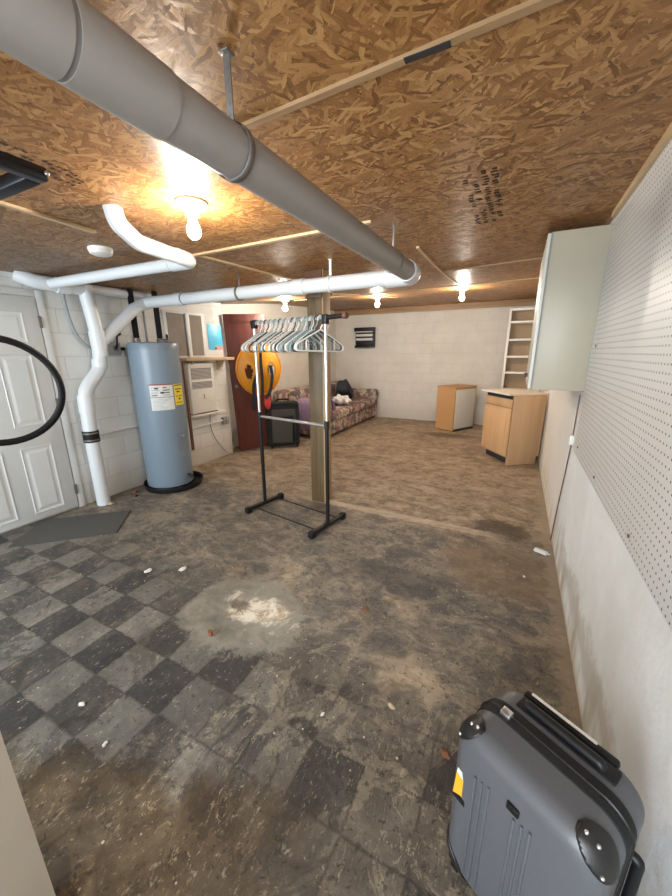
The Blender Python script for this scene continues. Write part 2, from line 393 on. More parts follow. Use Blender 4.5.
m_fan_slat = plain('pale_grey_slat', (.62, .60, .57), .5)
m_stko = plain('orange_sticker', (.85, .42, .03), .45); m_stkw = plain('white_sticker', (.80, .79, .75), .45)
m_zip = plain('black_zip_tape', (.008, .008, .0085), .75, var=.25, scale=200, bump=.5)
m_guard = plain('black_corner_guard', (.014, .013, .013), .35)
m_bulb = mat_emit('lit_bulb', BULB, 300.0); m_bulb1 = mat_emit('lit_bulb_near', BULB, 225.0)

# ------------------------------------------------------------------ setting
XL, XR, YB, YF = -3.62, .385, 7.55, -1.6
XL2 = -3.82
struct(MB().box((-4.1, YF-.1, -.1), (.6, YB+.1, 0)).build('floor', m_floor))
# ceiling: a slightly sagging sheet with thickness
b = MB(); nx, ny = 24, 48; X0, X1, Y0, Y1 = -4.0, .5, YF-.1, YB+.1
g = [[(b.bm.verts.new((X0+(X1-X0)*i/nx, Y0+(Y1-Y0)*j/ny, zc(X0+(X1-X0)*i/nx, Y0+(Y1-Y0)*j/ny))),
       b.bm.verts.new((X0+(X1-X0)*i/nx, Y0+(Y1-Y0)*j/ny, 2.45))) for j in range(ny+1)] for i in range(nx+1)]
for i in range(nx):
    for j in range(ny):
        b.bm.faces.new((g[i][j][0], g[i][j+1][0], g[i+1][j+1][0], g[i+1][j][0]))
        b.bm.faces.new((g[i][j][1], g[i+1][j][1], g[i+1][j+1][1], g[i][j+1][1]))
ceiling = struct(b.build('ceiling', m_osb, recalc=False))

struct(MB().box((XL-.5, YF-.1, 0), (XL, 3.78, 2.36)).build('wall_left', m_left))
struct(MB().box((XL2-.3, 3.78, 0), (XL2, YB+.1, 2.45)).build('wall_left_recess', m_back))
struct(MB().box((-4.1, YB, 0), (.6, YB+.15, 2.45)).build('wall_back', m_back))
struct(MB().box((XR, YF-.1, 0), (XR+.15, YB+.1, 2.45)).build('wall_right', m_parge))
# front wall behind the camera, with a daylight window and an added opening for the fill lamp
wf = MB()
for lo, hi in (((-4.1, 0), (-3.45, 2.4)), ((-1.35, 0), (-.75, 2.4)), ((.25, 0), (.6, 2.4)), ((-3.45, 0), (-1.35, .7)), ((-3.45, 2.0), (-1.35, 2.4)), ((-.75, 2.03), (.25, 2.4))):
    wf.box((lo[0], YF-.12, lo[1]), (hi[0], YF, hi[1]))
struct(wf.build('wall_front', m_left))
# stair-side partition at the left of the camera
struct(MB().box((-1.0, YF, 0), (-.885, .178, 2.12)).build('wall_stair', m_dry))

# ceiling joint battens
def batten(k, p0, p1, w=.045, h=.012, m=m_batten, name=None):
    b = MB(); n = 14; a = Vector(p0); c = Vector(p1); d = (c-a).normalized(); s = Vector((-d.y, d.x))*w/2
    prev = None
    for i in range(n+1):
        q = a+(c-a)*i/n; z = zc(q.x, q.y)
        r = [b.bm.verts.new((q.x+s.x, q.y+s.y, z+.01)), b.bm.verts.new((q.x-s.x, q.y-s.y, z+.01)), b.bm.verts.new((q.x-s.x, q.y-s.y, z-h)), b.bm.verts.new((q.x+s.x, q.y+s.y, z-h))]
        if prev:
            for j in range(4): b.bm.faces.new((prev[j], prev[(j+1) % 4], r[(j+1) % 4], r[j]))
        else: b.bm.faces.new(r)
        prev = r
    b.bm.faces.new(prev)
    return struct(b.build('trim_%d' % k, m))
batten(1, (-.92, 1.055), (.37, 1.04), .022, .010, m_battend)
batten(2, (-.72, 3.52), (.37, 3.48), .03, .012, m_battend)
batten(3, (-2.1, 1.96), (-.80, 2.02), .03, .012)
batten(4, (-2.07, .1), (-2.17, 1.35), .03, .012, m_batteny)
batten(5, (-2.06, 1.98), (-1.95, 3.1), .028, .01, m_batteny)
batten(6, (-2.15, 4.2), (-1.80, 5.7), .04, .012, m_batteny)
batten(7, (.368, -1.4), (.368, 2.58), .026, .03, m_batteny)
batten(8, (-.70, 2.62), (-.72, 4.95), .02, .012, m_batteny)
batten(10, (-3.1, 4.75), (.36, 4.70), .03, .01)
struct(MB().box((XL2, YB-.04, 2.215), (XR, YB, 2.34), .004).build('trim_9', m_battend))
MBx = MB().box((-.335, 1.036, zc(-.3, 1.05)-.0115), (-.225, 1.056, zc(-.3, 1.05)-.0095))
tag(MBx.build('tape_strip', m_tape), 'short strip of black tape stuck on the wooden ceiling batten', 'tape')

# faded stencil marks on the ceiling boards
def stencil(x0, y0, ang, rows, cols, dx, dy, seed):
    rnd = random.Random(seed); b = MB()
    for r in range(rows):
        for c in range(cols):
            if rnd.random() < .22: continue
            for q in range(2):
                u = c*dx+rnd.uniform(-.1, .1)*dx+q*dx*.4; v = r*dy+rnd.uniform(-.15, .15)*dy
                w = dx*rnd.uniform(.25, .42); h = dy*rnd.uniform(.45, .75)
                p = []
                for a, e in ((0, 0), (w, 0), (w*rnd.uniform(.6, 1), h), (0, h*rnd.uniform(.6, 1))):
                    X = x0+(u+a)*math.cos(ang)-(v+e)*math.sin(ang); Y = y0+(u+a)*math.sin(ang)+(v+e)*math.cos(ang)
                    p.append((X, Y, zc(X, Y)-.0015))
                b.quad(p)
    o = b.build('stencil_mark', m_ink, ceiling); o['label'] = 'faded black stencilled ink'
stencil(-.165, 1.74, PI/2, 4, 12, .055, .038, 3)
stencil(-1.58, .72, PI/2+.1, 4, 7, .045, .028, 5)

# door on the left wall
door = struct(MB().box((XL-.02, .86, .02), (XL+.022, 1.655, 1.865), .002).build('door_1', m_door))
for (y0, y1) in ((.98, 1.20), (1.32, 1.545)):
    for (z0, z1) in ((.08, .66), (.84, 1.42), (1.51, 1.75)):
        b = MB()
        def ring(i, d): return [b.bm.verts.new((XL+.022+d, y, z)) for y, z in ((y0+i, z0+i), (y1-i, z0+i), (y1-i, z1-i), (y0+i, z1-i))]
        rs = [ring(0, .0), ring(.004, .007), ring(.016, .0015), ring(.03, .002), ring(.05, .008)]
        for A, B in zip(rs, rs[1:]):
            for k in range(4): b.bm.faces.new((A[k], A[(k+1) % 4], B[(k+1) % 4], B[k]))
        b.bm.faces.new(rs[-1]); b.build('door_panel', m_door, door, sharp=10)
for z in (.19, 1.0, 1.68):
    MB().box((XL+.018, 1.648, z-.045), (XL+.03, 1.672, z+.045), .003).build('hinge', m_galv, door)
MB().box((XL, 1.664, 0), (XL+.018, 1.72, 1.93), .004).build('trim_11', m_trimw)['kind'] = 'structure'
MB().box((XL, .80, 1.875), (XL+.018, 1.663, 1.93), .004).build('trim_12', m_trimw)['kind'] = 'structure'
MB().box((XL, .795, 0), (XL+.018, .85, 1.874), .004).build('trim_13', m_trimw)['kind'] = 'structure'

# boarded window on the left wall
win = struct(MB().box((XL, 2.86, 1.372), (XL+.012, 3.45, 1.90), .002).build('window_1', m_trimw))
for y0, y1 in ((2.90, 3.155), (3.205, 3.405)):
    MB().box((XL+.010, y0, 1.395), (XL+.0145, y1, 1.872)).build('pane', m_winb, win)
MB().box((XL+.012, 3.155, 1.39), (XL+.03, 3.205, 1.88), .003).build('mullion', m_trimw, win)

# ------------------------------------------------------------------ lamps
def ceiling_light(x, y, label, drop=0):
    z = zc(x, y)
    t = thing('ceiling_light', label, 'light', (x, y, z), 0, 'bare bulbs in ceiling holders')
    MB().lathe([(0, .004), (.070, .004), (.072, -.008), (.062, -.020), (.036, -.026), (.030, -.055), (0, -.045)], 28).build('lamp_holder', m_porc, t)
    MB().lathe([(.013, -.05), (.015, -.068), (.022, -.088), (.0295, -.108), (.031, -.122), (.027, -.138), (.016, -.149), (0, -.153)], 20).build('bulb', m_bulb1 if y < 2 else m_bulb, t)
ceiling_light(-1.435, 1.365, 'bare bulb in white ceiling holder nearest the camera beside the thick drain pipe')
ceiling_light(-2.95, 4.30, 'small lit ceiling bulb behind the row of clothes hangers')
ceiling_light(-2.0, 5.35, 'lit ceiling bulb above the black louvred wall vent')
ceiling_light(-.755, 5.15, 'lit ceiling bulb in front of the tall white bookcase')
t = MB().lathe([(0, .004), (.070, .004), (.070, -.012), (.062, -.034), (.04, -.042), (0, -.044)], 32).build('smoke_detector', m_wht)
t.location = (-2.46, 1.55, zc(-2.46, 1.55)); tag(t, 'round white smoke detector on the ceiling above the door', 'smoke detector')

# ------------------------------------------------------------------ plumbing
dp = thing('drain_pipe', 'white drain piping running under the ceiling and down the left wall', 'pipe', (-3.48, 1.82, 0))
def P(name, pts, r, m=m_pvc, seg=22, fil=.0, label=None, par=None):
    q = [Vector(p)-Vector((-3.48, 1.82, 0)) for p in pts]
    if fil: q = fillet(q, fil, 8)
    o = MB().tube(q, r, seg).build(name, m, par or dp)
    if label: o['label'] = label
    return o
R1 = .057
P('main_run', [(-.705, -1.55, 1.893), (-.705, .35, 1.9055), (-.705, 2.43, 1.925)], R1, m_pvcd, 28, label='thick grey overhead pipe')
P('elbow', [(-.705, 2.40, 1.925), (-.705, 2.575, 1.9255), (-.90, 2.575, 1.9255)], R1+.007, m_pvc, 28, .13)
P('branch_run', [(-.86, 2.575, 1.925), (-3.36, 2.575, 1.925)], R1-.004, m_pvc, 24)
for y0, y1, z in ((.10, .425, 1.9050), (.435, .615, 1.9070)):
    P('coupling', [(-.705, y0, z-.0005), (-.705, y1, z+.0005)], R1+.0035, m_pvcd, 28)
P('joint_band', [(-.705, .424, 1.9062), (-.705, .436, 1.9063)], R1+.001, m_mark, 28)
for x in (-2.98, -1.62):
    P('coupling', [(x-.05, 2.575, 1.925), (x+.05, 2.575, 1.925)], R1+.003, m_pvc)
P('joint_band', [(-2.925, 2.575, 1.925), (-2.918, 2.575, 1.925)], R1-.001, m_mark)
P('wye_bend', [(-3.30, 2.575, 1.925), (-3.475, 2.575, 1.925), (-3.48, 2.44, 1.86), (-3.48, 2.02, 1.50)], .055, m_pvc, 22, .12)
P('clean_out_cap', [(-3.12, 2.66, 1.955), (-3.12, 2.72, 1.955)], .05, m_wht, 22)
P('stack', [(-3.48, 1.995, 2.0), (-3.48, 2.04, 1.55), (-3.48, 2.015, 1.29), (-3.48, 1.835, 1.10), (-3.48, 1.82, .70)], .058, m_pvc, 22, .09)
P('coupling', [(-3.48, 2.03, 1.62), (-3.48, 2.04, 1.40)], .066, m_pvc)
P('coupling', [(-3.48, 2.016, 1.37), (-3.48, 2.01, 1.30)], .065, m_pvc)
P('coupling', [(-3.48, 1.835, 1.06), (-3.48, 1.828, .90)], .065, m_pvc)
rc = P('rubber_coupling', [(-3.48, 1.82, .735), (-3.48, 1.82, .63)], .066, m_rub, label='black rubber sleeve')
for z in (.722, .657): P('hose_clamp', [(-3.48, 1.82, z), (-3.48, 1.82, z-.014)], .069, m_galv, par=rc)
for o in rc.children: o.location = (0, 0, 0)
P('stack_base', [(-3.48, 1.82, .65), (-3.48, 1.82, .0)], .058, m_pvc)
P('tee_arm', [(-3.48, 2.0, 1.97), (-3.49, 1.80, 1.975), (-3.53, 1.64, 1.985), (-3.585, 1.555, 2.03)], .055, m_pvc, 22, .09)
P('coupling', [(-3.487, 1.87, 1.973), (-3.495, 1.78, 1.976)], .062, m_pvc)
P('stub_pipe', [(-3.53, 2.0, 1.985), (-3.53, 2.62, 1.99)], .04, m_pvc)
P('vent_run', [(-3.46, 1.735, 1.975), (-2.0, 1.785, 1.985)], .038, m_pvc)
P('vent_elbow', [(-2.10, 1.782, 1.985), (-1.925, 1.788, 1.987), (-1.915, 1.66, 1.99)], .044, m_pvc, 22, .05)
P('vent_riser', [(-1.917, 1.68, 1.988), (-1.885, 1.40, 1.992), (-1.805, 1.24, 2.03), (-1.79, 1.215, 2.10)], .041, m_pvc, 22, .035)
P('joint_band', [(-2.105, 1.781, 1.985), (-2.098, 1.781, 1.985)], .040, m_mark)

def strap(x, y, zp, r, along, label, m, w=.020, lean=0, part='band'):
    """perforated hanger strap: a band round the pipe and a strip up to the ceiling"""
    t = thing('pipe_strap', label, 'pipe strap', (x, y, zc(x, y)))
    b = MB(); n = 28; prev = first = None
    z0 = zp-zc(x, y)
    for i in range(n):
        a = 2*PI*i/n
        rr = r+.003
        o = Vector((0, rr*math.cos(a), z0+rr*math.sin(a))) if along == 'X' else Vector((rr*math.cos(a), 0, z0+rr*math.sin(a)))
        d = Vector((w/2, 0, 0)) if along == 'X' else Vector((0, w/2, 0))
        cur = (b.bm.verts.new(o-d), b.bm.verts.new(o+d))
        if prev: b.bm.faces.new((prev[0], prev[1], cur[1], cur[0]))
        else: first = cur
        prev = cur
    b.bm.faces.new((prev[0], prev[1], first[1], first[0]))
    o = b.build('band', m, t); md = o.modifiers.new('s', 'SOLIDIFY'); md.thickness = .003; md.offset = 1
    zt = -.001; zb = z0+r
    b = MB()
    if along == 'X': b.box((-w/2, -.002, zb), (w/2, .002, zt), .0006)
    else: b.box((-w/2, -.002, zb), (w/2, .002, zt), .0006)
    k = 0
    while zb+.02+k*.024 < zt-.012:
        b.lathe([(0, 0), (.004, 0), (.004, .006), (0, .006)], 8, Matrix.Translation((0, .003, zb+.02+k*.024)) @ Matrix.Rotation(PI/2, 4, 'X')); k += 1
    b.box((-w/2-.004, -.014, zt-.004), (w/2+.004, .014, zt), .001)
    b.build('strip', m, t)
strap(-.705, .825, 1.910, R1, 'Y', 'dark perforated strap holding the thick grey pipe nearest the camera', m_galv)
strap(-.705, 2.12, 1.922, R1, 'Y', 'thin wire strap round the thick pipe just before its elbow', m_galv, .010)
strap(-1.345, 2.575, 1.925, R1-.004, 'X', 'white plastic strap holding the cross pipe near the timber post', m_wht)
strap(-2.24, 2.575, 1.925, R1-.004, 'X', 'grey metal strap on the cross pipe between heater and clothes rack', m_galv)

# ------------------------------------------------------------------ water heater
HX, HY = -3.345, 2.49
t = MB().lathe([(0, .004), (.262, .004), (.278, .012), (.300, .060), (.305, .062), (.307, .056), (.290, .0), (0, .0)], 48).build('drain_pan', m_blk)
t.location = (-3.308, 2.50, 0); tag(t, 'round black plastic drain pan under the grey water heater', 'drain pan')
wh = thing('water_heater', 'tall grey-blue cylindrical water heater with white and yellow labels', 'water heater', (HX, HY, .004))
RT = .236
MB().lathe([(0, .03), (RT-.012, .03), (RT-.002, .036), (RT, .05), (RT, 1.46), (RT, 1.462)], 56).build('tank', m_tank, wh)
MB().lathe([(RT+.002, 1.455), (RT+.003, 1.50), (RT-.004, 1.518), (RT-.03, 1.526), (0, 1.530)], 56).build('top_cap', m_tankd, wh)
for a in range(3):
    an = 2*PI*a/3+.3; MB().lathe([(0, 0), (.02, 0), (.02, .03), (0, .03)], 12, Matrix.Translation((math.cos(an)*.18, math.sin(an)*.18, 0))).build('foot', m_blk, wh)
def patch(a0, a1, z0, z1, r, n=10):
    return [[(r*math.cos(math.radians(a0+(a1-a0)*i/n)), r*math.sin(math.radians(a0+(a1-a0)*i/n)), z) for i in range(n+1)] for z in (z0, z1)]
def cyl_patch(b, a0, a1, z0, z1, r, mi=0, n=10):
    A, B = patch(a0, a1, z0, z1, r, n)
    for i in range(n): b.quad((A[i], A[i+1], B[i+1], B[i]), mi)
AZ = -36.7
b = MB(); cyl_patch(b, AZ-21, AZ+32, .865, 1.125, RT+.0015)
cyl_patch(b, AZ-21, AZ+32, 1.113, 1.125, RT+.0022, 1)
rnd = random.Random(2)
for z in [1.095, 1.07, 1.045, 1.02]:
    for s in range(2):
        a = AZ-18+s*26; cyl_patch(b, a, a+rnd.uniform(8, 20), z-.010, z, RT+.0022, 2 if rnd.random() < .4 else 3, 4)
cyl_patch(b, AZ-10, AZ-2, 1.075, 1.092, RT+.0024, 2, 4); cyl_patch(b, AZ+2, AZ+10, 1.03, 1.05, RT+.0024, 2, 4)
cyl_patch(b, AZ-21, AZ+32, .992, .997, RT+.0022, 2)
for k in range(8):
    z = .975-k*.0135; cyl_patch(b, AZ-17, AZ+rnd.uniform(5, 27), z-.004, z, RT+.0022, 3, 6)
o = b.build('warning_label', [m_lblw, m_lblr, m_lblk, m_lblg], wh, recalc=False); o['label'] = 'white printed warning label'
b = MB(); cyl_patch(b, AZ+35, AZ+66, .90, 1.115, RT+.0015)
cyl_patch(b, AZ+36, AZ+65, 1.098, 1.108, RT+.0022, 1)
for z0, z1, a, e in ((1.06, 1.07, 38, 60), (1.03, 1.045, 42, 52), (.99, .997, 38, 62), (.955, .975, 46, 53), (.925, .932, 38, 60)): cyl_patch(b, AZ+a, AZ+e, z0, z1, RT+.0022, 1, 5)
o = b.build('energy_label', [m_lbly, m_lblk], wh, recalc=False); o['label'] = 'yellow energy label'
b = MB(); cyl_patch(b, AZ+28, AZ+62, .42, .62, RT+.0012); b.build('access_panel', m_tankd, wh, recalc=False)
def at_az(a, r, z): return Vector((r*math.cos(math.radians(AZ+a)), r*math.sin(math.radians(AZ+a)), z))
MB().tube([at_az(42, RT-.01, .575), at_az(42, RT+.022, .575)], .012).build('panel_screw', m_chr, wh)
b = MB().tube([at_az(48, RT-.01, .13), at_az(48, RT+.05, .13)], .014); b.tube([at_az(48, RT+.03, .13), at_az(48, RT+.05, .105)], .018); b.build('drain_valve', m_blk, wh)
b = MB()
for k in range(3): b.tube([at_az(38, RT+.001, .33+k*.03), at_az(52, RT+.001, .33+k*.03)], .003, 6)
b.build('vent_slots', m_tankd, wh)
b = MB().tube(fillet([(.10, .10, 1.52), (.10, .10, 1.60), (.06, .13, 1.60), (.06, .13, 1.53)], .03), .010); b.build('relief_valve', m_blk, wh)
MB().lathe([(0, 1.52), (.05, 1.52), (.055, 1.545), (.04, 1.56), (0, 1.562)], 20, Matrix.Translation((.11, .04, 0))).build('top_cover', m_galv, wh)
for (x, y, lab) in ((-3.50, 2.43, 'black sleeved water pipe rising from the left side of the water heater'), (-3.44, 2.655, 'black sleeved water pipe rising from the right side of the water heater')):
    t = thing('water_pipe', lab, 'pipe', (x, y, 1.53))
    MB().tube([(0, 0, -.005), (0, 0, zc(x, y)-1.535)], .028).build('foam_sleeve', m_insul, t)
    MB().tube([(0, 0, -.001), (0, 0, .045)], .036).build('dielectric_nut', m_galv, t)
t = thing('copper_stub', 'thin grey pipe rising between the two black water pipes', 'pipe', (-3.52, 2.56, 1.52))
MB().tube([(0, 0, 0), (0, 0, .50)], .011).build('tube', m_cond, t)

# electrical box with conduit
eb = thing('electrical_box', 'grey electrical switch box with lever and curved conduit beside the heater', 'electrical box', (XL, 2.20, 1.47))
MB().box((0, -.075, -.055), (.08, .075, .06), .004).build('box_body', m_boxg, eb)
MB().box((.08, .0, -.02), (.087, .05, .03), .003).build('cover_plate', m_galv, eb)
MB().tube(fillet([(.085, .02, 0), (.12, .02, .03), (.12, .03, .12), (.12, .07, .14)], .02), .009).build('lever', m_blk, eb)
q = [(.045, -.34, .52), (.045, -.335, .30), (.045, -.30, .12), (.045, -.20, -.005), (.045, -.065, -.01)]
MB().tube(fillet(q, .12, 6), .013).build('conduit', m_cond, eb)
MB().tube([(.045, -.34, .49), (.045, -.34, .46)], .018).build('conduit_fitting', m_wht, eb)
MB().tube([(.045, .07, 0), (.045, .13, 0)], .016).build('nipple', m_blk, eb)
t = MB().tube([(XL+.02, 1.90, .66), (XL+.02, 2.36, .672), (XL+.02, 3.05, .50), (XL+.02, 3.62, .52)], .013).build('wall_conduit', m_wht)
tag(t, 'thin white pipe clipped low along the left wall behind the heater', 'pipe')

# ------------------------------------------------------------------ left wall fixtures
ws = thing('wall_shelf', 'wooden plank shelf with dark upright strip beside the water heater', 'shelf', (XL, 2.98, 0))
MB().box((.0, .0, 1.335), (.165, .80, 1.372), .003).build('plank', m_shelfp, ws)
MB().box((.11, -.03, .26), (.13, .005, 1.335), .002).build('upright_strip', m_leg, ws)
for y in (.12, .62):
    b = MB().prism([(0, 0), (.13, 0), (.12, .02), (.02, .12), (0, .13)], .025, Matrix.Translation((.002, y, 1.335)) @ Matrix.Rotation(-PI/2, 4, 'X')); b.build('bracket', m_shelfp, ws)
ac = thing('wall_air_conditioner', 'white air conditioner panel mounted under the plank shelf', 'air conditioner', (XL, 3.05, .69))
MB().box((0, 0, 0), (.095, .40, .615), .010).build('body', m_beige, ac)
for z0, z1 in ((.42, .555), (.305, .39)):
    g = MB().box((.094, .035, z0), (.0965, .355, z1)).build('grille', m_grill, ac)
    b = MB()
    for k in range(int((z1-z0)/.016)):
        b.box((.0955, .037, z0+.004+k*.016), (.100, .353, z0+.010+k*.016))
    o = b.build('slat', m_fan_slat, g)
MB().box((.095, .20, .17), (.100, .208, .235), .001).build('badge', m_grill, ac)
MB().box((0, -.035, -.035), (.12, .53, -.012), .003).build('ledge', m_beige, ac)
MB().box((.0, .0, -.012), (.10, .41, .0)).build('shadow_line', m_leg, ac)  # dark strip standing in for the shadow line under the unit
t = MB().tube(fillet([(XL+.012, 3.40, .66), (XL+.012, 3.38, .46), (XL+.012, 3.46, .26), (XL+.03, 3.62, .05), (XL+.06, 3.70, .006)], .12, 6), .005, 8).build('power_cord', m_hgry)
tag(t, 'thin power cord hanging down the wall below the air conditioner', 'cord')
b = MB().box((XL, 3.60, .46), (XL+.05, 3.70, .56), .006); b.tube([(XL+.05, 3.65, .51), (XL+.07, 3.65, .51)], .02)
tag(b.build('wall_outlet', m_cond), 'small grey wall outlet low beside the red leaning door', 'outlet')
ps = thing('blue_poster', 'bright blue print on the left wall between window and red door', 'poster', (XL, 3.50, 1.47))
MB().box((0, 0, 0), (.006, .25, .315), .001).build('sheet', m_blue, ps)
MB().box((.006, .12, .0), (.0065, .25, .05)).build('lower_print', m_pink, ps)
MB().box((.006, .10, .0), (.0066, .135, .028)).build('dark_print', m_lblk, ps)

# red door slab leaning in the recess
u = Vector((.56, .83, 0)).normalized(); zz = Vector((.0, -.125, 1.9)).normalized(); u = (u-zz*u.dot(zz)).normalized(); nn = u.cross(zz).normalized()
Md = Matrix(((-u.x, -nn.x, zz.x, -3.575+.56*u.x), (-u.y, -nn.y, zz.y, 3.885+.56*u.y), (-u.z, -nn.z, zz.z, .008+.56*u.z), (0, 0, 0, 1)))
rd = thing('red_door', 'dark red wooden door slab leaning against the left wall', 'door'); rd.matrix_world = Md
MB().box((0, .0, 0), (.56, .04, 1.92), .003).build('slab', m_red, rd)
MB().box((.07, -.006, 1.80), (.49, .001, 1.86), .003).build('top_rail', m_red, rd)
MB().box((.02, -.005, .98), (.54, .001, .995), .002).build('mid_bead', m_red, rd)
MB().tube([(.51, -.05, .96), (.51, .0, .96)], .022).build('knob', m_galv, rd)
MB().tube([(.10, -.03, 1.825), (.10, .0, 1.825)], .018).build('latch', m_galv, rd)

# orange saucer hanging in front of the red door
def mk_orange():
    so = thing('saucer_sled', 'orange plastic saucer hanging by black straps on the red door', 'sled')
    so.matrix_world = Md @ Matrix.Translation((.15, -.012, 1.17))
    b = MB(); nr, na = 12, 48; R = .33
    vs = [[b.bm.verts.new((R*i/nr*math.cos(2*PI*k/na), -.085*(1-(i/nr)**2)+(0 if i < nr else 0), R*i/nr*math.sin(2*PI*k/na)*1.12)) for k in range(na)] for i in range(1, nr+1)]
    c = b.bm.verts.new((0, -.085, 0))
    def hole(p):
        for sx in (-1, 1):
            if ((p.x-sx*.165)/.045)**2+((p.z+.02)/.10)**2 < 1: return True
        return False
    for k in range(na): b.bm.faces.new((c, vs[0][k], vs[0][(k+1) % na]))
    for i in range(nr-1):
        for k in range(na):
            q = (vs[i][k], vs[i+1][k], vs[i+1][(k+1) % na], vs[i][(k+1) % na])
            m = sum((v.co for v in q), Vector())/4
            if not hole(m): b.bm.faces.new(q)
    rim = [v.co.copy() for v in vs[-1]]
    o = b.build('dish', m_org, so); md = o.modifiers.new('s', 'SOLIDIFY'); md.thickness = .006
    MB().tube(rim, .010, 8, closed=True).build('rolled_rim', m_org, so)
    MB().tube([(-.02, -.10, .40), (0, -.11, .10), (.0, -.11, -.1), (.02, -.10, -.36)], .022, 8).build('strap', m_bag, so)
    MB().tube(fillet([(-.14, -.09, .05), (-.16, -.10, -.10), (-.10, -.11, -.32), (-.02, -.11, -.42)], .1), .024, 8).build('strap', m_bag, so)
    MB().tube(fillet([(.06, -.10, -.05), (.13, -.10, -.2), (.15, -.10, -.42), (.17, -.09, -.56)], .1), .028, 8).build('strap', m_bag, so)
    b = MB().ball((-.05, -.09, -.47), .06, (.9, .5, 1.9)); o = b.build('pouch', m_redf, so); o['label'] = 'red nylon pouch'
mk_orange()

# ------------------------------------------------------------------ timber post
tp = thing('support_post', 'square timber post standing in the middle of the room', 'post', (-1.612, 2.86, 0), 0)
hz = zc(-1.58, 2.86)
MB().box((-.078, -.065, 0), (.066, .065, hz), .004).build('timber', m_post, tp)
o = MB().box((.066, -.065, 0), (.082, .06, hz), .003).build('side_strip', m_posts, tp); o['label'] = 'paler wooden strip on the side'
o = MB().box((-.085, -.082, hz-.22), (.075, -.066, hz-.005), .003).build('top_plate', m_leg, tp); o['label'] = 'dark plate near the top'

# ------------------------------------------------------------------ garment rack
gr = thing('garment_rack', 'two-pole garment rack with black base and steel poles before the post', 'clothes rack', (-2.030, 2.49, 0), math.atan2(-.138, .806))
L = .765; TZ = 1.665
for x in (0, L):
    f = MB().box((x-.02, -.225, .018), (x+.02, .225, .05), .008).build('foot_bar', m_blkm, gr)
    for y in (-.205, .205): MB().box((x-.025, y-.028, 0), (x+.025, y+.028, .056), .010).build('end_cap', m_rub, f)
    o = MB().tube([(x, 0, .045), (x, 0, .90)], .0165).build('lower_pole', m_blkm, gr)
    o = MB().tube([(x, 0, .90), (x, 0, TZ)], .0125).build('upper_pole', m_chr, gr); o['label'] = 'bright steel upper pole'
    MB().tube([(x, 0, .845), (x, 0, .91)], .021).build('pole_collar', m_blk, gr)
    MB().box((x-.022, -.022, TZ-.045), (x+.022, .022, TZ+.022), .006).build('top_bracket', m_blk, gr)
for y in (-.14, .14): MB().tube([(.0, y, .035), (L, y, .035)], .006, 8).build('base_rod', m_blkm, gr)
MB().tube([(0, 0, .872), (L, 0, .872)], .0115).build('middle_bar', m_chr, gr)
MB().tube([(0, 0, TZ), (L, 0, TZ)], .0125).build('top_bar', m_chr, gr)
MB().tube([(L, 0, TZ), (L+.175, 0, TZ+.004)], .0165).build('end_bar', m_blkm, gr)
MB().tube([(L+.16, 0, TZ+.004), (L+.19, 0, TZ+.004)], .022).build('end_knob', m_leg, gr)
MB().tube([(0, 0, TZ), (-.03, 0, TZ)], .018).build('end_plug', m_blk, gr)

# hangers: hook over the bar, arms across it
def hanger_mesh(name, m):
    b = MB(); r = .0058
    hook = [(0, .026*math.cos(a)-.0, -.0+.026*math.sin(a)) for a in [PI*1.12-PI*1.12*k/10 for k in range(11)]]
    pts = hook+[(0, .022, -.03), (0, .0, -.055), (0, 0, -.075)]
    b.tube(pts, .0042, 8)
    W = .205
    loop = fillet([(0, 0, -.07), (0, W*.55, -.125), (0, W, -.175), (0, W+.012, -.205), (0, W-.01, -.222), (0, 0, -.222), (0, -W+.01, -.222), (0, -W-.012, -.205), (0, -W, -.175), (0, -W*.55, -.125), (0, 0, -.07)], .03, 4)
    b.tube(loop[:-1], r, 8, closed=True)
    b.tube([(0, -W*.62, -.135), (0, -W*.62, -.222)], .004, 6); b.tube([(0, W*.62, -.135), (0, W*.62, -.222)], .004, 6)
    return b.build('clothes_hanger', m)
protos = {}
ordn = ['first', 'second', 'third', 'fourth', 'fifth', 'sixth', 'seventh', 'eighth', 'ninth', 'tenth', 'eleventh', 'twelfth', 'thirteenth']
seq = 'GWTWKWGWTWKWGWWKWTGWTTWGKW'
NH = len(seq); mats_h = {'W': (m_hwht, 'white'), 'G': (m_hgry, 'grey'), 'T': (m_teal, 'teal'), 'K': (m_hblk, 'black')}
RZ = math.atan2(-.138, .806); rnd = random.Random(11)
for i, ch in enumerate(seq):
    m, cn = mats_h[ch]
    if ch not in protos: protos[ch] = o = hanger_mesh('clothes_hanger', m)
    else: o = protos[ch].copy(); COL.objects.link(o)
    s = .045+(L-.09)*i/(NH-1)+rnd.uniform(-.006, .006)
    o.location = (-2.030+s*math.cos(RZ), 2.49+s*math.sin(RZ), TZ-.010+.0)
    o.rotation_euler = (rnd.uniform(-.02, .02), 0, RZ+rnd.uniform(-.10, .10)+ (.05 if i < NH-3 else -.25))
    if i < 13: lab = '%s plastic clothes hanger, %s from the left pole of the garment rack' % (cn, ordn[i])
    else: lab = '%s plastic clothes hanger, %s from the right pole of the garment rack' % (cn, ordn[NH-1-i])
    tag(o, lab, 'hanger', 'clothes hangers on the garment rack')

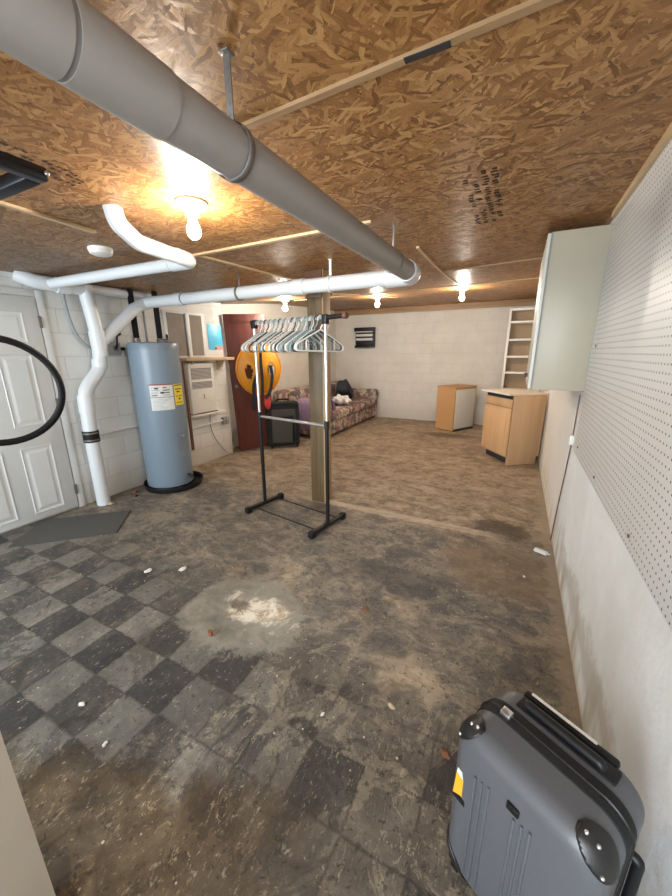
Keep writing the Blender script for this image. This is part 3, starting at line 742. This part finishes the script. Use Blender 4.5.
# ------------------------------------------------------------------ black suitcase beside the rack
bc = thing('black_suitcase', 'black soft upright suitcase with dark olive front by the red door', 'suitcase', (-3.165, 4.44, 0), math.radians(40))
MB().box((-.27, -.12, .035), (.24, .14, .70), .04, seg=4).build('body', m_case, bc)
MB().box((-.185, -.150, .09), (.13, -.115, .46), .015, seg=3).build('front_pocket', m_casep, bc)
MB().box((-.185, -.142, .49), (.17, -.115, .60), .012, seg=3).build('upper_pocket', m_casep, bc)
MB().tube(fillet([(-.25, -.125, .05), (-.25, -.125, .685), (.22, -.125, .685), (.22, -.125, .05)], .05), .010, 8).build('piping', m_blk, bc)
MB().tube(fillet([(-.09, .02, .695), (-.09, .02, .735), (.09, .02, .735), (.09, .02, .695)], .03), .013, 8).build('handle', m_blk, bc)
MB().box((.15, -.146, .10), (.215, -.115, .60), .012).build('side_trim', m_blk, bc)
for x in (-.2, .2):
    for y in (-.09, .11): MB().tube([(x-.012, y, .025), (x+.012, y, .025)], .0245, 14).build('wheel', m_rub, bc)

# ------------------------------------------------------------------ sofa
sf = thing('sofa', 'floral patterned two-seat sofa against the far left corner', 'sofa', (XL2+.03, 5.02, 0))
SL = 2.49; SD = 1.07
MB().box((.04, .05, .05), (SD-.03, SL-.05, .28), .02).build('base', m_floral, sf)
b = MB()
for y in (.08, SL-.08):
    for x in (.08, SD-.1): b.box((x-.03, y-.03, 0), (x+.03, y+.03, .06))
for k, o_ in enumerate(((.08, .08), (.08, SL-.08), (SD-.1, .08), (SD-.1, SL-.08))):
    MB().box((o_[0]-.03, o_[1]-.03, 0), (o_[0]+.03, o_[1]+.03, .055), .004).build('foot', m_leg, sf)
for y0, y1 in ((.25, SL/2-.004), (SL/2+.004, SL-.25)):
    MB().box((.22, y0, .27), (SD, y1, .44), .05, seg=4).build('seat_cushion', m_floral, sf)
    MB().box((.10, y0, .40), (.34, y1, .80), .08, seg=4).build('back_cushion', m_floral, sf)
MB().box((.0, .03, .06), (.16, SL-.03, .79), .06, seg=4).build('back_frame', m_floral, sf)
for y in (.12, SL-.12):
    b = MB().box((.05, y-.10, .06), (SD-.02, y+.10, .52), .03, seg=3)
    b.tube([(.06, y, .52), (SD-.015, y, .52)], .125, 22); b.build('arm', m_floral, sf)
    MB().tube([(SD-.018, y, .52), (SD-.004, y, .52)], .10, 22).build('arm_front', m_floral, sf)
# things on the sofa
bg = thing('duffel_bag', 'dark navy bag slumped on the sofa seat', 'bag', (-3.20, 6.74, .445), math.radians(100))
Mb = Matrix.Translation((0, 0, .205)) @ Matrix.Rotation(math.radians(28), 4, 'Y')
b = MB().box((-.27, -.13, -.12), (.27, .13, .14), .075, seg=4, M=Mb); b.build('body', m_bag, bg)
b = MB().box((-.15, -.15, -.09), (.15, -.11, .07), .02, M=Mb); b.build('pocket', m_bag, bg)
b = MB().tube([Mb @ Vector(p) for p in fillet([(-.2, 0, .12), (-.1, -.02, .22), (.1, -.02, .22), (.2, 0, .12)], .08)], .014, 8); b.build('strap', m_rub, bg)
b = MB(); b.ball((0, 0, 0), .16, (1.2, 1.0, .55), sub=4)
for v in b.bm.verts:
    v.co += v.co.normalized()*.03*math.sin(v.co.x*37+v.co.y*23)*math.cos(v.co.z*41+v.co.y*17)
o = b.build('crumpled_cloth', m_cloth); o.location = (-2.98, 6.10, .545); tag(o, 'crumpled white cloth on the sofa seat beside the navy bag', 'cloth')
# lilac throw draped over the near arm
b = MB(); n = 20; mm = 12
prof = [(-.155, .16), (-.152, .30), (-.15, .45), (-.14, .56), (-.10, .635), (-.03, .668), (.04, .664), (.11, .625), (.15, .57), (.158, .47)]
rows = []
for i, (py, pz) in enumerate(prof):
    row = []
    for k in range(mm+1):
        x = .50+.585*k/mm
        w = .010*math.sin(k*1.7+i*.8)
        row.append(b.bm.verts.new((XL2+.03+x, 5.02+.12+py*(1+w), pz+w*.5+.002)))
    rows.append(row)
for A, B in zip(rows, rows[1:]):
    for k in range(mm): b.bm.faces.new((A[k], A[k+1], B[k+1], B[k]))
o = b.build('throw_blanket', m_purp); md = o.modifiers.new('s', 'SOLIDIFY'); md.thickness = .008; md.offset = 1
tag(o, 'lilac throw draped over the near arm of the floral sofa', 'blanket')

# ------------------------------------------------------------------ back wall vent
wv = thing('wall_vent', 'black louvred vent with pale slats high on the back wall', 'vent', (-3.06, YB, 1.535))
MB().box((-.215, -.10, 0), (.215, -.0, .41), .006).build('housing', m_blk, wv)
for k in range(4):
    z = .055+k*.085
    MB().box((-.19, -.135, z), (.19, -.098, z+.05), .006, M=Matrix.Translation((0, 0, 0))).build('louvre', m_fan_slat if k else m_blk, wv)
MB().box((-.235, -.14, .33), (.235, -.09, .41), .006).build('hood', m_blkm, wv)
MB().box((-.225, -.13, -.01), (.225, -.09, .04), .006).build('bottom_lip', m_blkm, wv)

# ------------------------------------------------------------------ small cabinet by the back wall
c2 = thing('small_cabinet', 'small cabinet with orange wood side and white door by back wall', 'cabinet', (-.952, 6.612, 0), math.radians(61))
# local x along the white front, local y to the left (wood side)
MB().prism([(0, 0), (.62, 0), (.62, .43), (.12, .44), (0, .40)], .78, Matrix.Translation((0, 0, .012)), bev=.004).build('carcass', m_chip, c2)
MB().box((.03, -.018, .05), (.58, -.0005, .765), .004).build('front_panel', m_lame, c2)
MB().prism([(-.01, -.012), (.63, -.012), (.63, .44), (.12, .45), (-.01, .405)], .018, Matrix.Translation((0, 0, .793)), bev=.003).build('top', m_chip, c2)
MB().box((.03, -.006, 0), (.60, .36, .035)).build('plinth', m_dkgap, c2)

# base cabinet
ang = math.radians(36.3)
c1 = thing('base_cabinet', 'maple base cabinet with loose pale top standing against the right wall', 'cabinet', (.000, 4.862, 0), ang)
# local x: into the room depth along the visible side; local y: to the left along the front
D_, W_ = .455, .575
b = MB().prism([(0, 0), (.0, .0), (.07, 0), (D_-.07, 0), (D_, 0), (D_, .0)][:1]+[(D_, 0), (D_, W_), (0, W_)], .80, Matrix.Translation((0, 0, .10))); b.build('carcass', m_mapled, c1)
MB().box((0, -.002, .0), (D_-.035, .018, .898), .002).build('side_panel', m_mapled, c1)
MB().box((.07, .02, 0), (D_-.02, W_-.01, .10)).build('toe_kick', m_dkgap, c1)
dr = MB().box((-.020, .012, .125), (0, W_-.012, .735), .003).build('door', m_maple, c1)
MB().box((-.026, .07, .19), (-.0195, W_-.07, .67), .003).build('door_panel', m_maple, dr)
MB().box((-.020, .012, .745), (0, W_-.012, .845), .003).build('drawer_front', m_maple, c1)
MB().box((-.004, .02, .85), (.0, W_-.02, .896)).build('gap_shade', m_dkgap, c1)  # dark strip painted in as the shade of the slot
o = MB().box((-.075, -.012, .900), (D_, W_+.02, .925), .002).build('loose_top', m_top, c1)
MB().box((-.080, -.014, .902), (-.0752, W_+.02, .923), .002).build('edge_strip', m_edge, o)

# bookcase
bk = thing('bookcase', 'tall narrow white bookcase with empty shelves in the back right corner', 'bookcase', (-.235, 7.06, 0))
for x in (0, .575): MB().box((x, 0, 0), (x+.036, .30, 2.135), .002).build('side_panel', m_shelfw, bk)
for z in (2.10, 1.895, 1.605, 1.32, 1.045, .75, .42, .06): MB().box((.036, .002, z), (.575, .29, z+.034), .002).build('shelf', m_shelfw, bk)
MB().box((.030, .29, .05), (.58, .30, 2.13)).build('back_panel', m_shelfb, bk)

# wall cabinet and pegboard
wc = thing('wall_cabinet', 'cream wall cabinet hanging high on the right wall beside pegboard', 'cabinet', (XR, 2.585, 1.187))
MB().box((-.296, 0, 0), (0, .80, .895), .003).build('carcass', m_lam, wc)
for y0, y1 in ((.002, .398), (.402, .798)): 
    d = MB().box((-.317, y0, .004), (-.298, y1, .891), .003).build('door', m_lame, wc)
    yk = y1-.05 if y0 < .2 else y0+.05
    MB().lathe([(0, 0), (.012, .002), (.012, .02), (0, .022)], 12, Matrix.Translation((-.317, yk, .07)) @ Matrix.Rotation(-PI/2, 4, 'Y')).build('knob', m_leg, d)
b = MB().box((-.296, -.004, .0), (-.290, -.0, .895)); b.build('edge_line', m_cond, wc)
pb = thing('pegboard', 'large white pegboard covering the upper right wall', 'pegboard', (XR-.002, 0, 0))
o = MB().box((-.012, -1.5, .815), (-.0045, 2.580, 2.105), .0015).build('board', m_peg, pb)
for y in (-1.4, .5, 2.4): MB().box((-.0045, y, .82), (-.0, y+.03, 2.10)).build('furring_strip', m_batteny, pb)
for y, z in ((2.45, .87), (1.30, .86), (1.30, 1.45), (2.45, 1.45), (.55, .86), (1.9, .86)):
    MB().lathe([(0, 0), (.007, 0), (.006, .004), (0, .005)], 12, Matrix.Translation((-.012, y, z)) @ Matrix.Rotation(-PI/2, 4, 'Y')).build('screw', m_leg, pb)
wl = thing('wall_cable', 'dark cable running down the right wall from a small plug', 'cable', (XR-.006, 2.74, .85))
MB().box((-.022, -.025, -.03), (.006, .025, .035), .006).build('plug', m_beige, wl)
MB().tube([(-.002, 0, .30), (-.002, 0, .0), (-.001, .06, -.25), (-.001, .13, -.5), (-.001, .20, -.845)], .004, 8).build('cord', m_leg, wl)

# ------------------------------------------------------------------ floor mat and scraps
dm = MB().prism([(-3.083, 1.831), (-2.788, 1.512), (-3.307, .999), (-3.60, 1.36)], .010, bev=.003).build('door_mat', m_mat)
tag(dm, 'flat charcoal door mat on the floor in front of the white door', 'mat')
def scrap(name, x, y, s, m, label, cat, seed, flat=.35, group='scraps lying on the floor'):
    rnd = random.Random(seed); b = MB(); b.ball((0, 0, 0), s, (1, .65, flat), sub=2)
    for v in b.bm.verts:
        v.co = Vector((v.co.x*(1+rnd.uniform(-.35, .35)), v.co.y*(1+rnd.uniform(-.35, .35)), v.co.z*(1+rnd.uniform(-.3, .3))))
    zmin = min(v.co.z for v in b.bm.verts)
    for v in b.bm.verts: v.co.z -= zmin
    o = b.build(name, m, sharp=20); o.location = (x, y, 0); o.rotation_euler = (0, 0, rnd.uniform(0, 6))
    tag(o, label, cat, group)
scrap('paper_scrap', -2.07, 1.275, .026, m_scrap, 'left of two white scraps on the floor before the garment rack', 'scrap', 1)
scrap('paper_scrap', -1.878, 1.395, .028, m_scrap, 'right of two white scraps on the floor before the garment rack', 'scrap', 2)
scrap('paint_chip', -1.472, .536, .014, m_scrap, 'white chip on a dark floor tile at lower left', 'scrap', 3)
scrap('paint_chip', -1.227, .484, .011, m_scrap, 'small white chip beside the brown shaded floor at lower left', 'scrap', 4)
scrap('dry_leaf', -.078, 1.021, .020, m_leaf, 'curled reddish brown leaf on the floor beside the grey suitcase', 'leaf', 5, .25)
scrap('plaster_crumb', -.311, 1.106, .016, m_yelp, 'tan crumb of plaster on the floor left of the grey suitcase', 'scrap', 6)
scrap('plaster_crumb', -.624, 1.587, .020, m_leaf, 'dark brown crumb in the middle of the open floor', 'scrap', 7)
scrap('plaster_crumb', -1.274, 1.055, .022, m_leaf, 'dark crumb on the pale patch of floor', 'scrap', 8, .6)
scrap('debris_lump', -3.47, 2.13, .035, m_leaf, 'dark lump of debris on the floor by the drain pan', 'scrap', 9, .4)
scrap('debris_lump', -3.36, 2.08, .022, m_rub, 'small black lump of debris between drain stack and heater pan', 'scrap', 10, .4)
scrap('torn_rag', -3.395, 1.835, .030, m_yelp, 'pale torn rag at the foot of the white drain stack', 'scrap', 12, .4)
scrap('plaster_crumb', .19, 2.33, .012, m_scrap, 'small pale crumb on the floor near the right wall', 'scrap', 13)
scrap('paint_chip', -.55, .95, .009, m_scrap, 'tiny white chip on the dark floor in the foreground', 'scrap', 14)
b = MB().box((-.045, -.02, 0), (.045, .02, .022), .008); b.tube([(.04, 0, .011), (.06, 0, .011)], .006, 8)
o = b.build('adapter_plug', m_wht); o.location = (.30, 2.71, 0); o.rotation_euler = (0, 0, -.4); tag(o, 'white adapter plug on the floor by the right wall', 'plug')

# ------------------------------------------------------------------ black frame and hoop at the left
zf = 1.965
fr = thing('ceiling_rack', 'black metal frame hung from the ceiling at the left', 'rack', (-1.385, .745, zf))
b = MB()
MB().box((-.045, -.62, -.02), (0, 0, .018), .005).build('side_rail', m_navy, fr)
MB().box((-.70, -.045, -.02), (-.046, 0, .018), .005).build('end_rail', m_navy, fr)
MB().box((-.70, -.62, -.02), (-.046, -.575, .018), .005).build('end_rail', m_navy, fr)
MB().box((-.70, -.574, -.02), (-.655, -.046, .018), .005).build('side_rail', m_navy, fr)
MB().box((-.654, -.19, -.018), (-.046, -.105, .016), .005).build('cross_bar', m_navy, fr)
MB().box((-.654, -.48, -.018), (-.046, -.42, .016), .005).build('cross_bar', m_navy, fr)
for x, y in ((-.68, -.02), (-.68, -.6), (-.022, -.6)):
    MB().tube([(x, y, .015), (x, y, zc(-1.4+x, .8+y)-zf)], .010, 8).build('hanger_rod', m_blkm, fr)
MB().ball((.002, -.004, 0), .008, (1, 1, 1)).build('end_ball', m_chr, fr)  # small steel ball on the outer corner
HC = Vector((-1.560, .548, 1.300))
hp = thing('black_hoop', 'large black rubber hoop hanging in front of the white door', 'hoop', HC, math.atan2(.562, -1.500)-PI/2)
RH = .176
ring = [(RH*math.cos(2*PI*k/56), 0, RH*1.0*math.sin(2*PI*k/56)) for k in range(56)]
MB().tube(ring, .0115, 12, closed=True).build('ring', m_rub, hp)
MB().tube([(-.030, -.02, .085), (-.030, .02, .085)], .017, 20).build('hub', m_rub, hp)
MB().tube([(-.030, 0, .085), (-.154, 0, .085)], .008, 8).build('spoke', m_rub, hp)
MB().tube([(-.172, 0, .04), (-.172, 0, zf-1.3-.02)], .004, 8).build('cord', m_rub, hp)

# ------------------------------------------------------------------ grey suitcase in the foreground
SA = math.atan2(-.49, .87)
gs = thing('grey_suitcase', 'grey hard-shell suitcase with black zip band and handle at lower right', 'suitcase', (.158, .744, 0), SA)
SWd, SHt, SZ0 = .328, .50, .045      # width, shell height, bottom
def rrect(w, h, r, n=10):
    out = []
    for cx, cz, a0 in ((w/2-r, h/2-r, 0), (-w/2+r, h/2-r, PI/2), (-w/2+r, -h/2+r, PI), (w/2-r, -h/2+r, 1.5*PI)):
        for k in range(n+1):
            a = a0+PI/2*k/n; out.append((cx+r*math.cos(a), cz+r*math.sin(a)))
    return out
def densify(poly, mx=.012):
    out = []
    for a, c in zip(poly, poly[1:]+poly[:1]):
        d = math.hypot(c[0]-a[0], c[1]-a[1]); k = max(1, int(d/mx))
        for j in range(k): out.append((a[0]+(c[0]-a[0])*j/k, a[1]+(c[1]-a[1])*j/k))
    return out
base_ring = densify(rrect(SWd, SHt, .062))
def shell_rings(y_open, y_face, rr=.042, n=9):
    """rings from the open rim at y_open to the domed face at y_face"""
    s = 1 if y_face > y_open else -1
    prof = [(0, y_open), (0, y_open+s*(abs(y_face-y_open)-rr)*.5)]
    for k in range(n+1):
        a = PI/2*k/n; prof.append((rr*(1-math.cos(a)), y_face-s*rr+s*rr*math.sin(a)))
    for q in (.02, .04, .06, .085, .11): prof.append((rr+q, y_face+s*.004*min(1, q/.08)))
    return prof
def loft(b, prof, pred=None, off=0.0, cap=True, mi=0):
    zcn = SZ0+SHt/2; rows = []
    hw, hh = SWd/2, SHt/2
    for ins, y in prof:
        row = []
        for x, z in base_ring:
            fx = (hw-ins)/hw; fz = (hh-ins)/hh
            row.append((x*fx, y, zcn+z*fz))
        rows.append(row)
    cen = Vector((0, (prof[0][1]+prof[-1][1])/2, zcn))
    verts = [[b.bm.verts.new(p) for p in row] for row in rows]; N = len(base_ring)
    for A, B in zip(verts, verts[1:]):
        for k in range(N):
            q = (A[k], A[(k+1) % N], B[(k+1) % N], B[k])
            m = sum((v.co for v in q), Vector())/4
            if pred is None or pred(m):
                f = b.bm.faces.new(q); f.material_index = mi
    if cap and pred is None: b.bm.faces.new(verts[-1])
    if pred is not None:
        for v in [v for v in b.bm.verts if not v.link_faces]: b.bm.verts.remove(v)
        bmesh.ops.recalc_face_normals(b.bm, faces=b.bm.faces)
YFc, YR0, YR1, YBk = -.115, -.022, .030, .115
pf = shell_rings(YR0, YFc); pk = shell_rings(YR1, YBk)
b = MB(); loft(b, pf); fs = b.build('front_shell', m_shell, gs)
b = MB(); loft(b, pk); bs = b.build('back_shell', m_shell, gs)
b = MB(); loft(b, [(.004, YR0-.004), (-.002, YR0+.002), (-.003, (YR0+YR1)/2), (-.002, YR1-.002), (.004, YR1+.004)], cap=False); zb_ = b.build('zip_band', m_zip, gs)
b = MB(); loft(b, [(-.003, .001), (-.0055, .003), (-.0055, .006), (-.003, .008)], cap=False); b.build('zip_teeth', m_blk, zb_)
# corner guards
def guard(sx, sz, y0, prof, parent, sq):
    cx, cz = sx*(SWd/2-.012), SZ0+SHt/2+sz*SHt/2
    global base_ring; keep = base_ring; base_ring = densify(rrect(SWd, SHt, .062, 40), .004)
    b = MB(); loft(b, prof, pred=lambda m: ((abs(m.x-cx))/sq[0])**2+((abs(m.z-cz))/sq[1])**2+((m.y-y0)/sq[2])**2 < 1)
    base_ring = keep
    bmesh.ops.remove_doubles(b.bm, verts=b.bm.verts[:], dist=.0001)
    for _ in range(40):
        bv = [v for v in b.bm.verts if v.is_boundary]; new = {}
        for v in bv:
            nb = [e.other_vert(v) for e in v.link_edges if e.is_boundary]
            if len(nb) == 2: new[v] = v.co*.5+(nb[0].co+nb[1].co)*.25
        for v, p in new.items(): v.co = p
    o = b.build('corner_guard', m_guard, parent); md = o.modifiers.new('s', 'SOLIDIFY'); md.thickness = .005; md.offset = 1
    o['label'] = 'black corner guard'
    return o
def fine(prof):
    out = []
    for a, c in zip(prof, prof[1:]):
        K = max(1, int(math.hypot(c[0]-a[0], c[1]-a[1])/.0025))
        for k in range(K): out.append((a[0]+(c[0]-a[0])*k/K, a[1]+(c[1]-a[1])*k/K))
    return out+[prof[-1]]
pff = fine(pf)
g1 = guard(1, 1, YFc+.03, pff, fs, (.054, .058, .036)); g2 = guard(-1, 1, YFc+.03, pff, fs, (.046, .062, .036)); guard(-1, -1, YFc+.03, pff, fs, (.075, .09, .05)); guard(1, -1, YFc+.03, pff, fs, (.075, .09, .05))
# rivets on the guards
from mathutils.bvhtree import BVHTree
dgm = BVHTree.FromPolygons([v.co.copy() for v in fs.data.vertices], [list(p.vertices) for p in fs.data.polygons])
for sx, offs in ((1, ((-.040, .0, -.006), (.0, -.012, .022), (-.004, -.014, -.044))), (-1, ((.034, .0, -.004), (.0, -.012, .020), (.006, -.012, -.046)))):
    for ox, oy, oz in offs:
        p, nrm_, _, _ = dgm.find_nearest(Vector((sx*(SWd/2-.012)+ox, YFc+.03+oy, SZ0+SHt+oz)))
        MB().ball(p+nrm_*.005, .0042, (1, 1, 1)).build('rivet', m_chr, fs)
# pressed ribs, latch mark and sticker on the front face
for x0, zt in ((-.095, .40), (-.078, .405), (-.061, .41), (.0, .40), (.017, .405), (.034, .41)):
    MB().box((x0, YFc-.0075, SZ0+.05), (x0+.007, YFc-.002, SZ0+zt), .002).build('pressed_rib', m_shell, fs)
MB().box((-.016, YFc-.008, SZ0+.412), (.012, YFc-.001, SZ0+.432), .003).build('logo_plate', m_blk, fs)
st = MB().prism([(-.148, .265), (-.112, .270), (-.108, .335), (-.142, .352)], .001, Matrix.Translation((0, YFc+.001, SZ0)) @ Matrix.Rotation(PI/2, 4, 'X')).build('sticker', m_stko, fs)
st['label'] = 'orange, white and black sticker'
MB().prism([(-.148, .262), (-.112, .262), (-.112, .278), (-.125, .284), (-.148, .270)], .0012, Matrix.Translation((0, YFc+.0002, SZ0)) @ Matrix.Rotation(PI/2, 4, 'X')).build('sticker_base', m_blk, st)
MB().prism([(-.142, .350), (-.124, .343), (-.128, .362), (-.140, .366)], .0012, Matrix.Translation((0, YFc+.0002, SZ0)) @ Matrix.Rotation(PI/2, 4, 'X')).build('sticker_tip', m_stkw, st)
# top details
ZT = SZ0+SHt
o = MB().tube(fillet([(-.080, .056, ZT-.006), (-.080, .056, ZT+.014), (.085, .056, ZT+.014), (.085, .056, ZT-.006)], .018), .011, 10).build('carry_handle', m_blk, gs)
MB().box((-.10, .042, ZT-.008), (.115, .085, ZT+.004), .004).build('handle_plate', m_blk, gs)
th = MB().box((-.105, .088, ZT-.014), (.105, .110, ZT+.004), .007).build('telescopic_grip', m_blk, gs)
MB().box((-.09, .100, ZT+.001), (.06, .108, ZT+.0075), .003).build('release_strip', m_stkw, th)
MB().box((-.110, -.012, ZT-.001), (-.085, .010, ZT+.012), .003).build('zip_puller', m_chr, gs)
o = MB().tube(fillet([(SWd/2-.004, .035, .43), (SWd/2+.014, .035, .43), (SWd/2+.014, .035, .22), (SWd/2-.004, .035, .22)], .02), .010, 10).build('side_handle', m_blk, gs)
for x in (-.13, .13):
    for y in (-.075, .075):
        w = MB().tube([(x-.010, y, .024), (x+.010, y, .024)], .0235, 18).build('wheel', m_rub, gs)
        MB().box((x-.022, y-.022, .030), (x+.022, y+.022, .062), .006).build('wheel_housing', m_blk, w)
# fabric shell on the side handle etc.

# ------------------------------------------------------------------ daylight, added fill, world, camera
def area(name, loc, rot, sx, sy, power, col):
    l = bpy.data.lights.new(name, 'AREA'); l.shape = 'RECTANGLE'; l.size = sx; l.size_y = sy; l.energy = power; l.color = col
    o = bpy.data.objects.new(name, l); COL.objects.link(o); o.location = loc; o.rotation_euler = rot; return o
area('daylight_window', (-2.4, YF-.02, 1.35), (PI/2, 0, 0), 2.05, 1.28, 52, (.80, .92, 1.0))
area('pegboard_fill', (-.25, YF-.02, 1.05), (PI/2-.12, 0, -.6), .95, 1.9, 38, (.86, .94, 1.0))  # unseen lamp added behind the camera, turned to brighten the pegboard
w = bpy.data.worlds.new('World'); SC.world = w; w.use_nodes = True
w.node_tree.nodes['Background'].inputs[0].default_value = (.75, .87, 1, 1); w.node_tree.nodes['Background'].inputs[1].default_value = .4

cam = bpy.data.cameras.new('Camera'); co = bpy.data.objects.new('Camera', cam); COL.objects.link(co)
cam.sensor_fit = 'AUTO'; cam.sensor_width = 36; cam.lens = 351.6*36/896; cam.clip_start = .02
pi_, ro, ya = math.radians(15.15), math.radians(-.31), math.radians(26.87)
fwd = Vector((-math.sin(ya), math.cos(ya), 0)); rgt = Vector((math.cos(ya), math.sin(ya), 0)); up = Vector((0, 0, 1))
f2 = fwd*math.cos(pi_)-up*math.sin(pi_); u2 = up*math.cos(pi_)+fwd*math.sin(pi_)
r3 = rgt*math.cos(ro)+u2*math.sin(ro); u3 = -rgt*math.sin(ro)+u2*math.cos(ro)
co.matrix_world = Matrix(((r3.x, u3.x, -f2.x, 0), (r3.y, u3.y, -f2.y, 0), (r3.z, u3.z, -f2.z, 1.42), (0, 0, 0, 1)))
SC.camera = co
SC.view_settings.view_transform = 'Standard'; SC.view_settings.look = 'None'
SC.view_settings.exposure = 1.3; SC.view_settings.gamma = 1.0; SC.view_settings.use_curve_mapping = False
SC.cycles.use_denoising = True
SC.cycles.max_bounces = 8; SC.cycles.diffuse_bounces = 5
SC.cycles.sample_clamp_indirect = 8
